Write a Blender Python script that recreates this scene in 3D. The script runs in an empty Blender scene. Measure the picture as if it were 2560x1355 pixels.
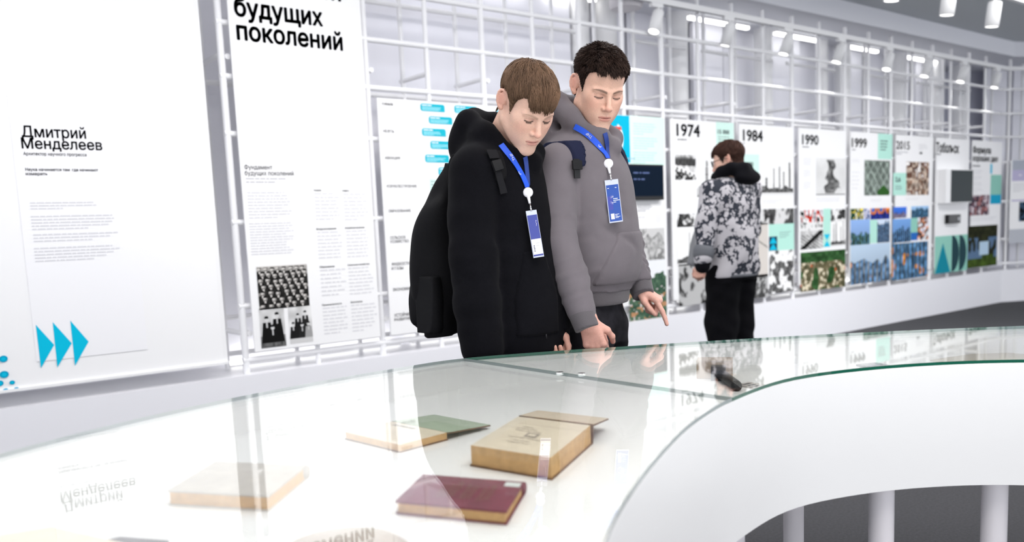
import bpy, bmesh, math, random
import numpy as np
from mathutils import Matrix, Vector

random.seed(7)
RNG = np.random.default_rng(7)
SC = bpy.context.scene
COL = SC.collection
PI = math.pi

# ------------------------------------------------------------------ camera
# Solved from the photograph's vanishing points: X runs along the display wall,
# Y runs into it, Z is up; metres.  The photograph is the upper part of a 3:2
# frame (principal point at 1280, 853), 30.5 mm lens, 7 degrees down, 2.5 roll.
FPX, CX, CY, CAM_H = 2170.0, 1280.0, 853.0, 1.18
_v1 = np.array([(4020 - CX) / FPX, (CY - 463) / FPX, 1.0])
_v2 = np.array([(-450 - CX) / FPX, (CY - 655) / FPX, 1.0])
_d1 = _v1 / np.linalg.norm(_v1)
_d2 = _v2 - _d1 * (_v2 @ _d1)
_d2 /= np.linalg.norm(_d2)
_d3 = np.cross(_d2, _d1)
if _d3[1] < 0:
    _d3 = -_d3
RCAM = np.stack([_d1, _d2, _d3])
CPOS = np.array([0.0, 0.0, CAM_H])


def ray(x, y):
    return RCAM @ np.array([(x - CX) / FPX, (CY - y) / FPX, 1.0])


def onY(x, y, Y):
    r = ray(x, y)
    return CPOS + r * (Y - CPOS[1]) / r[1]


def onZ(x, y, Z):
    r = ray(x, y)
    return CPOS + r * (Z - CPOS[2]) / r[2]


def at(x, y, d):
    """the point at forward distance d seen at photo position x, y"""
    return CPOS + ray(x, y) * d


cam_data = bpy.data.cameras.new('camera')
cam = bpy.data.objects.new('camera', cam_data)
COL.objects.link(cam)
_r = RCAM @ np.array([1.0, 0, 0])
_u = RCAM @ np.array([0, 1.0, 0])
_f = RCAM @ np.array([0, 0, 1.0])
cam.matrix_world = Matrix(((_r[0], _u[0], -_f[0], 0), (_r[1], _u[1], -_f[1], 0),
                           (_r[2], _u[2], -_f[2], CAM_H), (0, 0, 0, 1)))
cam_data.sensor_fit = 'HORIZONTAL'
cam_data.sensor_width = 36.0
cam_data.lens = 36.0 * FPX / 2560.0
cam_data.shift_x = (1280.0 - CX) / 2560.0
cam_data.shift_y = (CY - 677.5) / 2560.0
cam_data.clip_start = 0.05
cam_data.dof.use_dof = True
cam_data.dof.focus_distance = 2.66
cam_data.dof.aperture_fstop = 2.4
SC.camera = cam

# ------------------------------------------------------------------ exposure, world, lights
SC.view_settings.view_transform = 'Standard'
SC.view_settings.look = 'None'
SC.view_settings.gamma = 1.0
SC.view_settings.use_curve_mapping = False
SC.view_settings.exposure = 0.34

world = bpy.data.worlds.new('hall_daylight')
SC.world = world
world.use_nodes = True
bg = world.node_tree.nodes['Background']
bg.inputs['Color'].default_value = (0.93, 0.95, 1.0, 1)
bg.inputs['Strength'].default_value = 2.3


def area_light(name, loc, size, size_y, power, color=(1, 1, 1), rot=(0, 0, 0)):
    d = bpy.data.lights.new(name, 'AREA')
    d.shape = 'RECTANGLE'
    d.size = size
    d.size_y = size_y
    d.energy = power
    d.color = color
    o = bpy.data.objects.new(name, d)
    o.location = loc
    o.rotation_euler = rot
    COL.objects.link(o)
    return o


# unseen fill lights added over the show case and the aisle
area_light('case_fill_light', (1.5, 0.4, 3.2), 3.0, 1.6, 80, (1.0, 0.97, 0.95))
area_light('aisle_fill_light', (2.5, 3.2, 3.22), 5.0, 0.8, 70, (1.0, 0.98, 0.97))
area_light('far_aisle_fill_light', (7.6, 2.5, 3.22), 5.0, 1.0, 120, (1.0, 0.99, 0.98))  # added to brighten the panels at the far right

# ------------------------------------------------------------------ materials
MATS = {}


def mat(name, color, rough=0.5, metal=0.0, bump=0.0, bscale=200.0, vary=0.0, vscale=3.0,
        emit=None, estr=0.0, spec=0.5, sheen=0.0, sss=0.0, attr=None):
    if name in MATS:
        return MATS[name]
    m = bpy.data.materials.new(name)
    m.use_nodes = True
    nt = m.node_tree
    b = nt.nodes['Principled BSDF']
    b.inputs['Base Color'].default_value = (*color, 1)
    b.inputs['Roughness'].default_value = rough
    b.inputs['Metallic'].default_value = metal
    b.inputs['Specular IOR Level'].default_value = spec
    if sheen:
        b.inputs['Sheen Weight'].default_value = sheen
        b.inputs['Sheen Roughness'].default_value = 0.5
    if sss:
        b.inputs['Subsurface Weight'].default_value = sss
        b.inputs['Subsurface Radius'].default_value = (1.0, 0.35, 0.2)
        b.inputs['Subsurface Scale'].default_value = 0.008
    if emit:
        b.inputs['Emission Color'].default_value = (*emit, 1)
        b.inputs['Emission Strength'].default_value = estr
    tc = nt.nodes.new('ShaderNodeTexCoord')
    base = None
    if attr:
        a = nt.nodes.new('ShaderNodeAttribute')
        a.attribute_name = attr
        base = a.outputs['Color']
        nt.links.new(base, b.inputs['Base Color'])
    if vary:
        n = nt.nodes.new('ShaderNodeTexNoise')
        n.inputs['Scale'].default_value = vscale
        n.inputs['Detail'].default_value = 4
        nt.links.new(tc.outputs['Object'], n.inputs['Vector'])
        mr = nt.nodes.new('ShaderNodeMapRange')
        mr.inputs['From Min'].default_value = 0.3
        mr.inputs['From Max'].default_value = 0.7
        mr.inputs['To Min'].default_value = 1 - vary
        mr.inputs['To Max'].default_value = 1 + vary
        nt.links.new(n.outputs['Fac'], mr.inputs['Value'])
        mx = nt.nodes.new('ShaderNodeVectorMath')
        mx.operation = 'SCALE'
        if base is not None:
            nt.links.new(base, mx.inputs[0])
        else:
            mx.inputs[0].default_value = color
        nt.links.new(mr.outputs['Result'], mx.inputs['Scale'])
        nt.links.new(mx.outputs['Vector'], b.inputs['Base Color'])
    if bump:
        n2 = nt.nodes.new('ShaderNodeTexNoise')
        n2.inputs['Scale'].default_value = bscale
        n2.inputs['Detail'].default_value = 3
        nt.links.new(tc.outputs['Object'], n2.inputs['Vector'])
        bp = nt.nodes.new('ShaderNodeBump')
        bp.inputs['Strength'].default_value = bump
        bp.inputs['Distance'].default_value = 0.004
        nt.links.new(n2.outputs['Fac'], bp.inputs['Height'])
        nt.links.new(bp.outputs['Normal'], b.inputs['Normal'])
    MATS[name] = m
    return m


def glass_mat(name, tint, ior=1.5):
    """clear float glass: mirror reflection by Fresnel at both faces, the rest passes through"""
    m = bpy.data.materials.new(name)
    m.use_nodes = True
    nt = m.node_tree
    nt.nodes.clear()
    out = nt.nodes.new('ShaderNodeOutputMaterial')
    fr = nt.nodes.new('ShaderNodeFresnel')
    ge = nt.nodes.new('ShaderNodeNewGeometry')
    mr = nt.nodes.new('ShaderNodeMapRange')   # rays leave the pane at the angle they came in
    mr.inputs['To Min'].default_value = ior
    mr.inputs['To Max'].default_value = 1.0 / ior
    nt.links.new(ge.outputs['Backfacing'], mr.inputs['Value'])
    nt.links.new(mr.outputs['Result'], fr.inputs['IOR'])
    tr = nt.nodes.new('ShaderNodeBsdfTransparent')
    tr.inputs['Color'].default_value = (*tint, 1)
    gl = nt.nodes.new('ShaderNodeBsdfGlossy')
    gl.inputs['Roughness'].default_value = 0.0
    gl.inputs['Color'].default_value = (1, 1, 1, 1)
    mx = nt.nodes.new('ShaderNodeMixShader')
    nt.links.new(fr.outputs['Fac'], mx.inputs['Fac'])
    nt.links.new(tr.outputs[0], mx.inputs[1])
    nt.links.new(gl.outputs[0], mx.inputs[2])
    nt.links.new(mx.outputs[0], out.inputs['Surface'])
    MATS[name] = m
    return m


WHITE = mat('white_paint', (0.86, 0.86, 0.87), 0.45)
TUBE = mat('white_tube_enamel', (0.85, 0.85, 0.87), 0.55, spec=0.3)
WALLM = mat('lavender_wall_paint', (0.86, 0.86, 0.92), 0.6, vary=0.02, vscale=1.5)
WALLR = mat('back_recess_shade', (0.56, 0.57, 0.66), 0.6)  # shade of the wall slots put into a darker colour
PLINTH = mat('plinth_paint', (0.80, 0.80, 0.84), 0.4)
BOARD = mat('white_board', (0.88, 0.88, 0.89), 0.55)
CEILM = mat('grey_ceiling_paint', (0.52, 0.545, 0.57), 0.7)
FASC = mat('pale_fascia_paint', (0.74, 0.75, 0.80), 0.6)
INK = mat('dark_ink', (0.025, 0.025, 0.035), 0.6, spec=0.08)
INKB = mat('slate_ink', (0.10, 0.11, 0.16), 0.6, spec=0.08)
INKG = mat('grey_ink', (0.50, 0.50, 0.53), 0.6)
INKL = mat('pale_grey_ink', (0.66, 0.66, 0.69), 0.6)
CYAN = mat('cyan_print', (0.0, 0.50, 0.73), 0.7, spec=0.12)
CYANB = mat('bubble_cyan', (0.012, 0.45, 0.58), 0.7, spec=0.12)
CYANP = mat('pale_cyan_ink', (0.42, 0.82, 0.88), 0.5)
TEAL = mat('deep_teal_print', (0.0, 0.36, 0.58), 0.7, spec=0.12)
MINT = mat('mint_print', (0.46, 0.78, 0.68), 0.7, spec=0.12)
MINTP = mat('pale_mint_print', (0.64, 0.87, 0.80), 0.7, spec=0.12)
MINTD = mat('sea_mint_print', (0.28, 0.60, 0.50), 0.7, spec=0.12)
LED = mat('led_strip_glow', (1, 1, 1), 0.5, emit=(1.0, 0.99, 0.95), estr=4.5)
LENS = mat('lamp_lens_glow', (1, 1, 1), 0.5, emit=(1.0, 0.99, 0.96), estr=2.2)
BLACKP = mat('black_plastic', (0.007, 0.007, 0.008), 0.4, spec=0.25)
PRINT = mat('photo_print', (0.5, 0.5, 0.5), 0.8, attr='Col', spec=0.08)


# ------------------------------------------------------------------ object helpers
def link(o, parent=None):
    COL.objects.link(o)
    if parent is not None:
        o.parent = parent
    return o


def tag(o, label, cat, group=None):
    o['label'] = label
    o['category'] = cat
    if group:
        o['group'] = group
    return o


def thing(name, loc, label, cat, group=None):
    o = bpy.data.objects.new(name, None)
    o.empty_display_size = 0.1
    o.location = loc
    link(o)
    return tag(o, label, cat, group)


def struct(o):
    o['kind'] = 'structure'
    return o


def base_of(parent):
    """world location of a parent chain without rotation"""
    v = np.zeros(3)
    while parent is not None:
        v = v + np.array(parent.location)
        parent = parent.parent
    return v


def mesh_obj(name, verts, faces, material, parent=None, loc=None, smooth=False, colors=None, mats=None, fmat=None):
    """verts in world metres; the object is placed at loc (or at its parent's origin)"""
    v = np.asarray(verts, dtype=float).reshape(-1, 3)
    org = base_of(parent)
    if loc is not None:
        org = np.array(loc, float)
    me = bpy.data.meshes.new(name)
    me.from_pydata((v - org).tolist(), [], [list(map(int, f)) for f in faces])
    for m in (mats or [material]):
        me.materials.append(m)
    if fmat is not None:
        me.polygons.foreach_set('material_index', np.asarray(fmat, dtype=np.int32))
    if smooth:
        me.polygons.foreach_set('use_smooth', np.ones(len(me.polygons), dtype=bool))
    if colors is not None:
        ca = me.color_attributes.new('Col', 'FLOAT_COLOR', 'POINT')
        c = np.ones((len(v), 4), dtype=np.float32)
        c[:, :3] = colors
        ca.data.foreach_set('color', c.ravel())
    me.update()
    o = bpy.data.objects.new(name, me)
    link(o, parent)
    if loc is not None:
        o.location = org - base_of(parent)
    return o


def box_geo(lo, hi):
    x0, y0, z0 = lo
    x1, y1, z1 = hi
    v = [(x0, y0, z0), (x1, y0, z0), (x1, y1, z0), (x0, y1, z0), (x0, y0, z1), (x1, y0, z1), (x1, y1, z1), (x0, y1, z1)]
    f = [(0, 3, 2, 1), (4, 5, 6, 7), (0, 1, 5, 4), (1, 2, 6, 5), (2, 3, 7, 6), (3, 0, 4, 7)]
    return v, f


def box(name, lo, hi, material, parent=None, loc=None, bevel=0.0):
    v, f = box_geo(lo, hi)
    if bevel:
        bm = bmesh.new()
        vs = [bm.verts.new(p) for p in v]
        for q in f:
            bm.faces.new([vs[i] for i in q])
        bmesh.ops.bevel(bm, geom=list(bm.edges), offset=bevel, segments=2, affect='EDGES', profile=0.7)
        bm.verts.index_update()
        v = [tuple(p.co) for p in bm.verts]
        f = [[p.index for p in q.verts] for q in bm.faces]
        bm.free()
    return mesh_obj(name, v, f, material, parent, loc)


_CYL = {}


def cyl_mesh(material, seg=14):
    key = (material.name, seg)
    if key in _CYL:
        return _CYL[key]
    v, f = [], []
    for k in range(seg):
        a = 2 * PI * k / seg
        v += [(math.cos(a), math.sin(a), 0), (math.cos(a), math.sin(a), 1)]
    for k in range(seg):
        n = (k + 1) % seg
        f.append((2 * k, 2 * n, 2 * n + 1, 2 * k + 1))
    f.append([2 * k + 1 for k in range(seg)])
    f.append([2 * k for k in reversed(range(seg))])
    me = bpy.data.meshes.new('tube')
    me.from_pydata(v, [], f)
    me.materials.append(material)
    sm = np.ones(len(me.polygons), dtype=bool)
    sm[-2:] = False
    me.polygons.foreach_set('use_smooth', sm)
    _CYL[key] = me
    return me


def tube(name, a, b, r, material, parent=None, seg=14):
    """straight round tube from a to b (shared mesh data)"""
    a = Vector(a)
    b = Vector(b)
    d = b - a
    o = bpy.data.objects.new(name, cyl_mesh(material, seg))
    link(o, parent)
    q = d.to_track_quat('Z', 'Y')
    org = Vector(base_of(parent))
    o.matrix_local = Matrix.Translation(a - org) @ q.to_matrix().to_4x4() @ Matrix.Diagonal((r, r, d.length, 1))
    return o


def path_tube_geo(pts, r, seg=8, closed=False):
    pts = [np.array(p, float) for p in pts]
    n = len(pts)
    rr = r if hasattr(r, '__len__') else [r] * n
    V, Fc = [], []
    prev = None
    for i, p in enumerate(pts):
        t = pts[min(i + 1, n - 1)] - pts[max(i - 1, 0)]
        t = t / (np.linalg.norm(t) + 1e-9)
        if prev is None:
            a = np.array([0, 0, 1.0]) if abs(t[2]) < 0.9 else np.array([1.0, 0, 0])
        else:
            a = prev
        s = a - t * (a @ t)
        s /= np.linalg.norm(s) + 1e-9
        prev = s
        w = np.cross(t, s)
        for k in range(seg):
            an = 2 * PI * k / seg
            V.append(p + rr[i] * (math.cos(an) * s + math.sin(an) * w))
    for i in range(n - 1):
        for k in range(seg):
            m = (k + 1) % seg
            Fc.append((i * seg + k, i * seg + m, (i + 1) * seg + m, (i + 1) * seg + k))
    Fc.append(list(range(seg))[::-1])
    Fc.append([(n - 1) * seg + k for k in range(seg)])
    return V, Fc


def lathe_geo(profile, seg=24):
    """profile [(r, z)] around the z axis"""
    V, Fc = [], []
    for r, z in profile:
        for k in range(seg):
            a = 2 * PI * k / seg
            V.append((r * math.cos(a), r * math.sin(a), z))
    for i in range(len(profile) - 1):
        for k in range(seg):
            m = (k + 1) % seg
            Fc.append((i * seg + k, i * seg + m, (i + 1) * seg + m, (i + 1) * seg + k))
    Fc.append(list(range(seg))[::-1])
    Fc.append([(len(profile) - 1) * seg + k for k in range(seg)])
    return V, Fc


# ------------------------------------------------------------------ lettering and print
_TXT = {}


def text_geo(s, bold=0.0):
    """outline of a line of lettering as (verts 2D, faces, width, cap height)"""
    key = (s, bold)
    if key in _TXT:
        return _TXT[key]
    cu = bpy.data.curves.new('lettering_curve', 'FONT')
    cu.body = s
    cu.size = 1.0
    cu.resolution_u = 3
    cu.fill_mode = 'NONE'
    o = bpy.data.objects.new('lettering_curve', cu)
    COL.objects.link(o)
    dg = bpy.context.evaluated_depsgraph_get()
    me = bpy.data.meshes.new_from_object(o.evaluated_get(dg))
    P = [tuple(v.co)[:2] for v in me.vertices]
    nb = {}
    for e in me.edges:
        i, j = e.vertices
        nb.setdefault(i, []).append(j)
        nb.setdefault(j, []).append(i)
    bpy.data.objects.remove(o)
    bpy.data.curves.remove(cu)
    bpy.data.meshes.remove(me)
    seen, loops = set(), []
    for i in sorted(nb):
        if i in seen:
            continue
        lp, prev, cur = [], None, i
        while cur not in seen:
            seen.add(cur)
            lp.append(P[cur])
            nx = [k for k in nb[cur] if k != prev and k not in seen]
            if not nx:
                break
            prev, cur = cur, min(nx, key=lambda k: abs(k - cur))
        if len(lp) > 2:
            loops.append(np.array(lp))

    def area(L):
        x, y = L[:, 0], L[:, 1]
        return 0.5 * float(np.sum(x * np.roll(y, -1) - np.roll(x, -1) * y))

    def inside(p, L):
        x, y = L[:, 0], L[:, 1]
        x2, y2 = np.roll(x, -1), np.roll(y, -1)
        c = ((y > p[1]) != (y2 > p[1])) & (p[0] < (x2 - x) * (p[1] - y) / np.where(y2 == y, 1e-9, y2 - y) + x)
        return bool(np.sum(c) % 2)
    ar = [area(L) for L in loops]
    V, Fc = np.zeros((0, 2)), []
    if loops:
        sg = np.sign(ar[int(np.argmax(np.abs(ar)))])
        outer = [k for k in range(len(loops)) if ar[k] * sg > 0]
        holes = {k: [] for k in outer}
        for k in range(len(loops)):
            if ar[k] * sg < 0:
                c = [q for q in outer if all(inside(p, loops[q]) for p in loops[k][::3])]
                if c:
                    holes[min(c, key=lambda q: abs(ar[q]))].append(k)
        from mathutils.geometry import tessellate_polygon
        for k in outer:
            grp = [loops[k]] + [loops[q] for q in holes[k]]
            tri = tessellate_polygon([[Vector((p[0], p[1], 0)) for p in L] for L in grp])
            b0 = len(V)
            V = np.vstack([V] + grp)
            W = np.vstack(grp)
            for t in tri:
                q = W[list(t)]
                cr = (q[1, 0] - q[0, 0]) * (q[2, 1] - q[0, 1]) - (q[2, 0] - q[0, 0]) * (q[1, 1] - q[0, 1])
                t = list(t) if cr > 0 else list(t)[::-1]
                Fc.append([i + b0 for i in t])
    if len(V) == 0:
        V = np.zeros((0, 2))
    elif bold:
        n = len(V)
        ring = [(math.cos(t) * bold, math.sin(t) * bold) for t in np.linspace(0, 2 * PI, 6, endpoint=False)]
        Fc = [[i + n * k for i in f] for k in range(len(ring)) for f in Fc]
        V = np.vstack([V + np.array(r) for r in ring])
    _TXT[key] = (V, Fc)
    return V, Fc


class Face:
    """a flat board: u to the right and v up, in metres from its lower left corner"""

    def __init__(self, org, udir=(1, 0, 0), vdir=(0, 0, 1)):
        self.o = np.array(org, float)
        self.u = np.array(udir, float)
        self.v = np.array(vdir, float)
        self.n = np.cross(self.u, self.v)

    def p(self, u, v, lift=0.0):
        return self.o + self.u * u + self.v * v + self.n * lift


def lettering(fc, parent, s, u, v, cap, material, width=None, bold=0.0, name='lettering', lift=0.0016, shear=0.0):
    V, Fc = text_geo(s, bold)
    if len(V) == 0:
        return None
    sc = cap / 0.70
    x0 = V[:, 0].min()
    w = (V[:, 0].max() - x0) * sc
    sx = sc if width is None else sc * width / w
    W = [fc.p(u + (a - x0) * sx + shear * b * sc, v + b * sc, lift) for a, b in V]
    return mesh_obj(name, W, Fc, material, parent)


def greek(fc, parent, u, v, w, lines, pitch, material, h=0.45, fill=0.85, name='text_block', lift=0.0014, seed=0, gaps=()):
    """a block of fine print: rows of word-length strokes, v is the top of the block"""
    r = random.Random(seed + int(u * 1000) + int(v * 777))
    V, Fc = [], []
    for i in range(lines):
        if i in gaps:
            continue
        y = v - i * pitch
        end = w * (r.uniform(fill - 0.12, 1.0) if (i + 1) not in gaps and i != lines - 1 else r.uniform(0.35, 0.9))
        x = 0.0
        while x < end - 0.006:
            ww = min(r.uniform(0.012, 0.05) * (pitch / 0.016) ** 0.5, end - x)
            b = len(V)
            V += [fc.p(u + x, y - pitch * h, lift), fc.p(u + x + ww, y - pitch * h, lift), fc.p(u + x + ww, y, lift), fc.p(u + x, y, lift)]
            Fc.append((b, b + 1, b + 2, b + 3))
            x += ww + pitch * 0.28
    return mesh_obj(name, V, Fc, material, parent)


def patch(fc, parent, u0, v0, u1, v1, material, name='colour_block', lift=0.0010):
    return mesh_obj(name, [fc.p(u0, v0, lift), fc.p(u1, v0, lift), fc.p(u1, v1, lift), fc.p(u0, v1, lift)], [(0, 1, 2, 3)], material, parent)


def poly(fc, parent, pts, material, name='printed_shape', lift=0.0018):
    return mesh_obj(name, [fc.p(a, b, lift) for a, b in pts], [list(range(len(pts)))], material, parent)


def vnoise(x, y, seed=0):
    """smooth value noise on arrays"""
    xi = np.floor(x).astype(int)
    yi = np.floor(y).astype(int)
    fx = x - xi
    fy = y - yi
    fx = fx * fx * (3 - 2 * fx)
    fy = fy * fy * (3 - 2 * fy)

    def h(a, b):
        n = (a * 374761393 + b * 668265263 + seed * 974711) & 0x7fffffff
        n = ((n ^ (n >> 13)) * 1274126177) & 0x7fffffff
        return ((n ^ (n >> 16)) & 0xffff) / 65535.0
    return (h(xi, yi) * (1 - fx) + h(xi + 1, yi) * fx) * (1 - fy) + (h(xi, yi + 1) * (1 - fx) + h(xi + 1, yi + 1) * fx) * fy


def fbm(x, y, seed=0, octv=3):
    s = 0
    a = 0.5
    for k in range(octv):
        s = s + a * vnoise(x * 2 ** k, y * 2 ** k, seed + k * 17)
        a *= 0.5
    return s / (1 - 0.5 ** octv)


def photo(fc, parent, u0, v0, u1, v1, func, nx=48, ny=None, name='printed_photo', lift=0.0014):
    """a printed picture: a flat grid coloured point by point by func(x, y) with x, y in 0..1"""
    asp = (v1 - v0) / (u1 - u0)
    ny = ny or max(6, int(nx * asp))
    gx, gy = np.meshgrid(np.linspace(0, 1, nx + 1), np.linspace(0, 1, ny + 1))
    c = func(gx, gy, asp)
    c = np.clip(np.stack([np.broadcast_to(k, gx.shape) for k in c], -1), 0, 1).reshape(-1, 3) ** 2.2
    P = fc.o[None] + (u0 + gx.ravel() * (u1 - u0))[:, None] * fc.u + (v0 + gy.ravel() * (v1 - v0))[:, None] * fc.v + fc.n * lift
    i = np.arange(nx * ny)
    b = (i // nx) * (nx + 1) + i % nx
    Fc = np.stack([b, b + 1, b + nx + 2, b + nx + 1], 1)
    return mesh_obj(name, P, Fc, PRINT, parent, colors=c)

# ------------------------------------------------------------------ the room
YP = 4.895     # face of the exhibition panels
YG = 4.945     # front lattice
YB = 5.25      # rear lattice
P0, PITCH, PW = 1.962, 0.9245, 0.842
GAP0 = P0 - 0.041
XEND = 12.065   # from here the wall swings round towards the visitor
BEND = math.radians(-27)
BDIR = np.array([math.cos(BEND), math.sin(BEND), 0.0])
BNRM = np.array([-math.sin(BEND), math.cos(BEND), 0.0])


def bent(s, y, z):
    """point on the swung-round end of the wall: s metres past the bend, y behind the panel face"""
    return np.array([XEND, YP, 0]) + BDIR * s + BNRM * (y - YP) + np.array([0, 0, z])


# carpet
fm = mat('charcoal_carpet', (0.042, 0.042, 0.048), 0.95, bump=0.6, bscale=260, vary=0.22, vscale=90)
struct(mesh_obj('floor', [(-8, -8, 0), (22, -8, 0), (22, 8, 0), (-8, 8, 0)], [(0, 1, 2, 3)], fm))


def prism(name, pts, z0, z1, material, parent=None, loc=None):
    n = len(pts)
    V = [(p[0], p[1], z0) for p in pts] + [(p[0], p[1], z1) for p in pts]
    Fc = [list(range(n))[::-1], list(range(n, 2 * n))] + [(i, (i + 1) % n, n + (i + 1) % n, n + i) for i in range(n)]
    return mesh_obj(name, V, Fc, material, parent, loc)


# plinth running along the wall, with its swung end
pf, pb = 4.87, 5.62
e0, e1 = bent(0, pf, 0), bent(6, pf, 0)
struct(prism('trim_1', [(-4, pf), (XEND, pf), (e1[0], e1[1]), tuple(bent(6, pb, 0)[:2]), (XEND + 0.35, pb), (-4, pb)], 0.0, 0.42, PLINTH))
# back wall: plain to the left, separate wall panels with deep slots to the right
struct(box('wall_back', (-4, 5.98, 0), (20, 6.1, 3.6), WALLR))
struct(box('wall_panel_left', (-4, 5.42, 0.42), (5.05, 5.5, 3.3), WALLM))
slots = [5.05, 5.92, 6.78, 7.30, 7.98, 8.62, 9.02, 9.55, 9.98, 10.65, 11.10, 11.62, 12.05]
for i in range(1, len(slots) - 1):
    a, b = slots[i] - 0.82 + 0.82, slots[i + 1] - 0.075
    yy = 5.56 + (0.05 if i % 2 else 0.0)
    struct(box('wall_panel_%d' % i, (slots[i], yy, 0.42), (b, yy + 0.05, 3.3), WALLM))
struct(box('wall_panel_0', (5.05, 5.56, 0.42), (5.84, 5.61, 3.3), WALLM))
# round columns behind the rear lattice
for X, r in ((5.17, 0.085), (5.47, 0.105), (6.40, 0.10), (7.72, 0.09), (8.80, 0.055), (9.20, 0.085), (10.40, 0.10), (11.33, 0.085), (12.05, 0.11)):
    o = tube('wall_column', (X, 5.44, 0.42), (X, 5.44, 3.14), r, WHITE, seg=24)
    tag(o, {5.17: 'slim round white column at the left of the twin columns behind the tall student',
            5.47: 'stout round white column just right of its slimmer twin behind the tall student',
            6.40: 'round white column behind the lattice above the truck photograph panel',
            7.72: 'round white column behind the lattice above the signpost panel',
            8.80: 'thinnest round white column behind the lattice above the aerial city panel',
            9.20: 'round white column behind the lattice left of the mint square panel',
            10.40: 'round white column behind the lattice above the panel with a square screen',
            11.33: 'round white column behind the lattice above the two-line black heading panel',
            12.05: 'round white column nearest the bend at the far end of the wall'}[X], 'column', 'round columns behind the lattice')

# swung-round end of the room
def bent_box(name, s0, s1, y0, y1, z0, z1, material, parent=None):
    pts = [bent(s0, y0, 0), bent(s1, y0, 0), bent(s1, y1, 0), bent(s0, y1, 0)]
    return prism(name, [tuple(p[:2]) for p in pts], z0, z1, material, parent)


for k, (s0, s1) in enumerate(((0.28, 0.62), (0.72, 1.2), (1.32, 1.9), (2.0, 2.7), (2.8, 3.6), (3.7, 6.0))):
    struct(bent_box('wall_end_%d' % k, s0, s1, 5.56, 5.6, 0.42, 3.3, WALLM))
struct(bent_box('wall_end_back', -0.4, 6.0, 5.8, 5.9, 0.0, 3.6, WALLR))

# ceiling with the dropped soffit over the display wall
struct(box('ceiling', (-6, -6, 3.28), (22, 4.78, 3.36), CEILM))
f0, f1 = bent(0, 4.78, 0), bent(6, 4.78, 0)
struct(prism('ceiling_soffit', [(-6, 4.78), (XEND - 0.03, 4.78), (f1[0], f1[1]), (f1[0] + 2, 6.2), (-6, 6.2)], 3.10, 3.36, FASC))

# ------------------------------------------------------------------ tube lattice that carries the panels
frame = thing('display_lattice', (GAP0, YG, 0.42), 'white tube lattice of posts and crossbars standing on the plinth behind the panels', 'lattice')
posts = [GAP0 + PITCH * 0.5 * k for k in range(22)]
for k, X in enumerate(posts):
    main = k % 2 == 0
    tube('post', (X, YG, 0.42), (X, YG, 3.096), 0.0205 if main else 0.0165, TUBE, frame)
    tube('rear_post', (X, YB, 0.42), (X, YB, 3.096), 0.017, TUBE, frame)
    if X < 11.7:
        tube('strut', (X, YG, 2.245), (X, YB + 0.03, 2.245), 0.0155, TUBE, frame)
        tube('strut', (X, YG, 0.66), (X, YB, 0.66), 0.0155, TUBE, frame)
    if main:
        tube('end_knob', (X + 0.035, YG + 0.02, 2.235), (X + 0.035, YG - 0.012, 2.235), 0.0165, TUBE, frame)
        tube('end_knob', (X + 0.035, YG + 0.02, 0.655), (X + 0.035, YG - 0.012, 0.655), 0.0165, TUBE, frame)
for z in (0.50, 0.817, 1.303, 1.805, 2.125, 2.42, 2.725):
    tube('crossbar', (GAP0 - 0.02, YG - 0.004, z), (XEND, YG - 0.004, z), 0.0175, TUBE, frame)
for z in (0.51, 0.735, 2.14, 2.745):
    for a, b in ((GAP0, 5.0), (5.6, 6.28), (6.52, 7.6), (7.84, 8.72), (9.3, 10.28), (10.52, 11.9)):
        tube('rear_crossbar', (a, YB, z), (b, YB, z), 0.0165, TUBE, frame)
bframe = thing('display_lattice', tuple(bent(0.1, YG, 0.42)), 'white tube lattice on the turned end of the wall at the far right', 'lattice')
for k in range(6):
    s = 0.12 + 0.46 * k
    tube('post', bent(s, YG, 0.42), bent(s, YG, 3.096), 0.019, TUBE, bframe)
    tube('rear_post', bent(s, YB, 0.42), bent(s, YB, 3.096), 0.017, TUBE, bframe)
for z in (0.50, 0.817, 1.303, 1.805, 2.125, 2.42, 2.725):
    tube('crossbar', bent(0, YG - 0.004, z), bent(2.6, YG - 0.004, z), 0.0175, TUBE, bframe)

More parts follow.
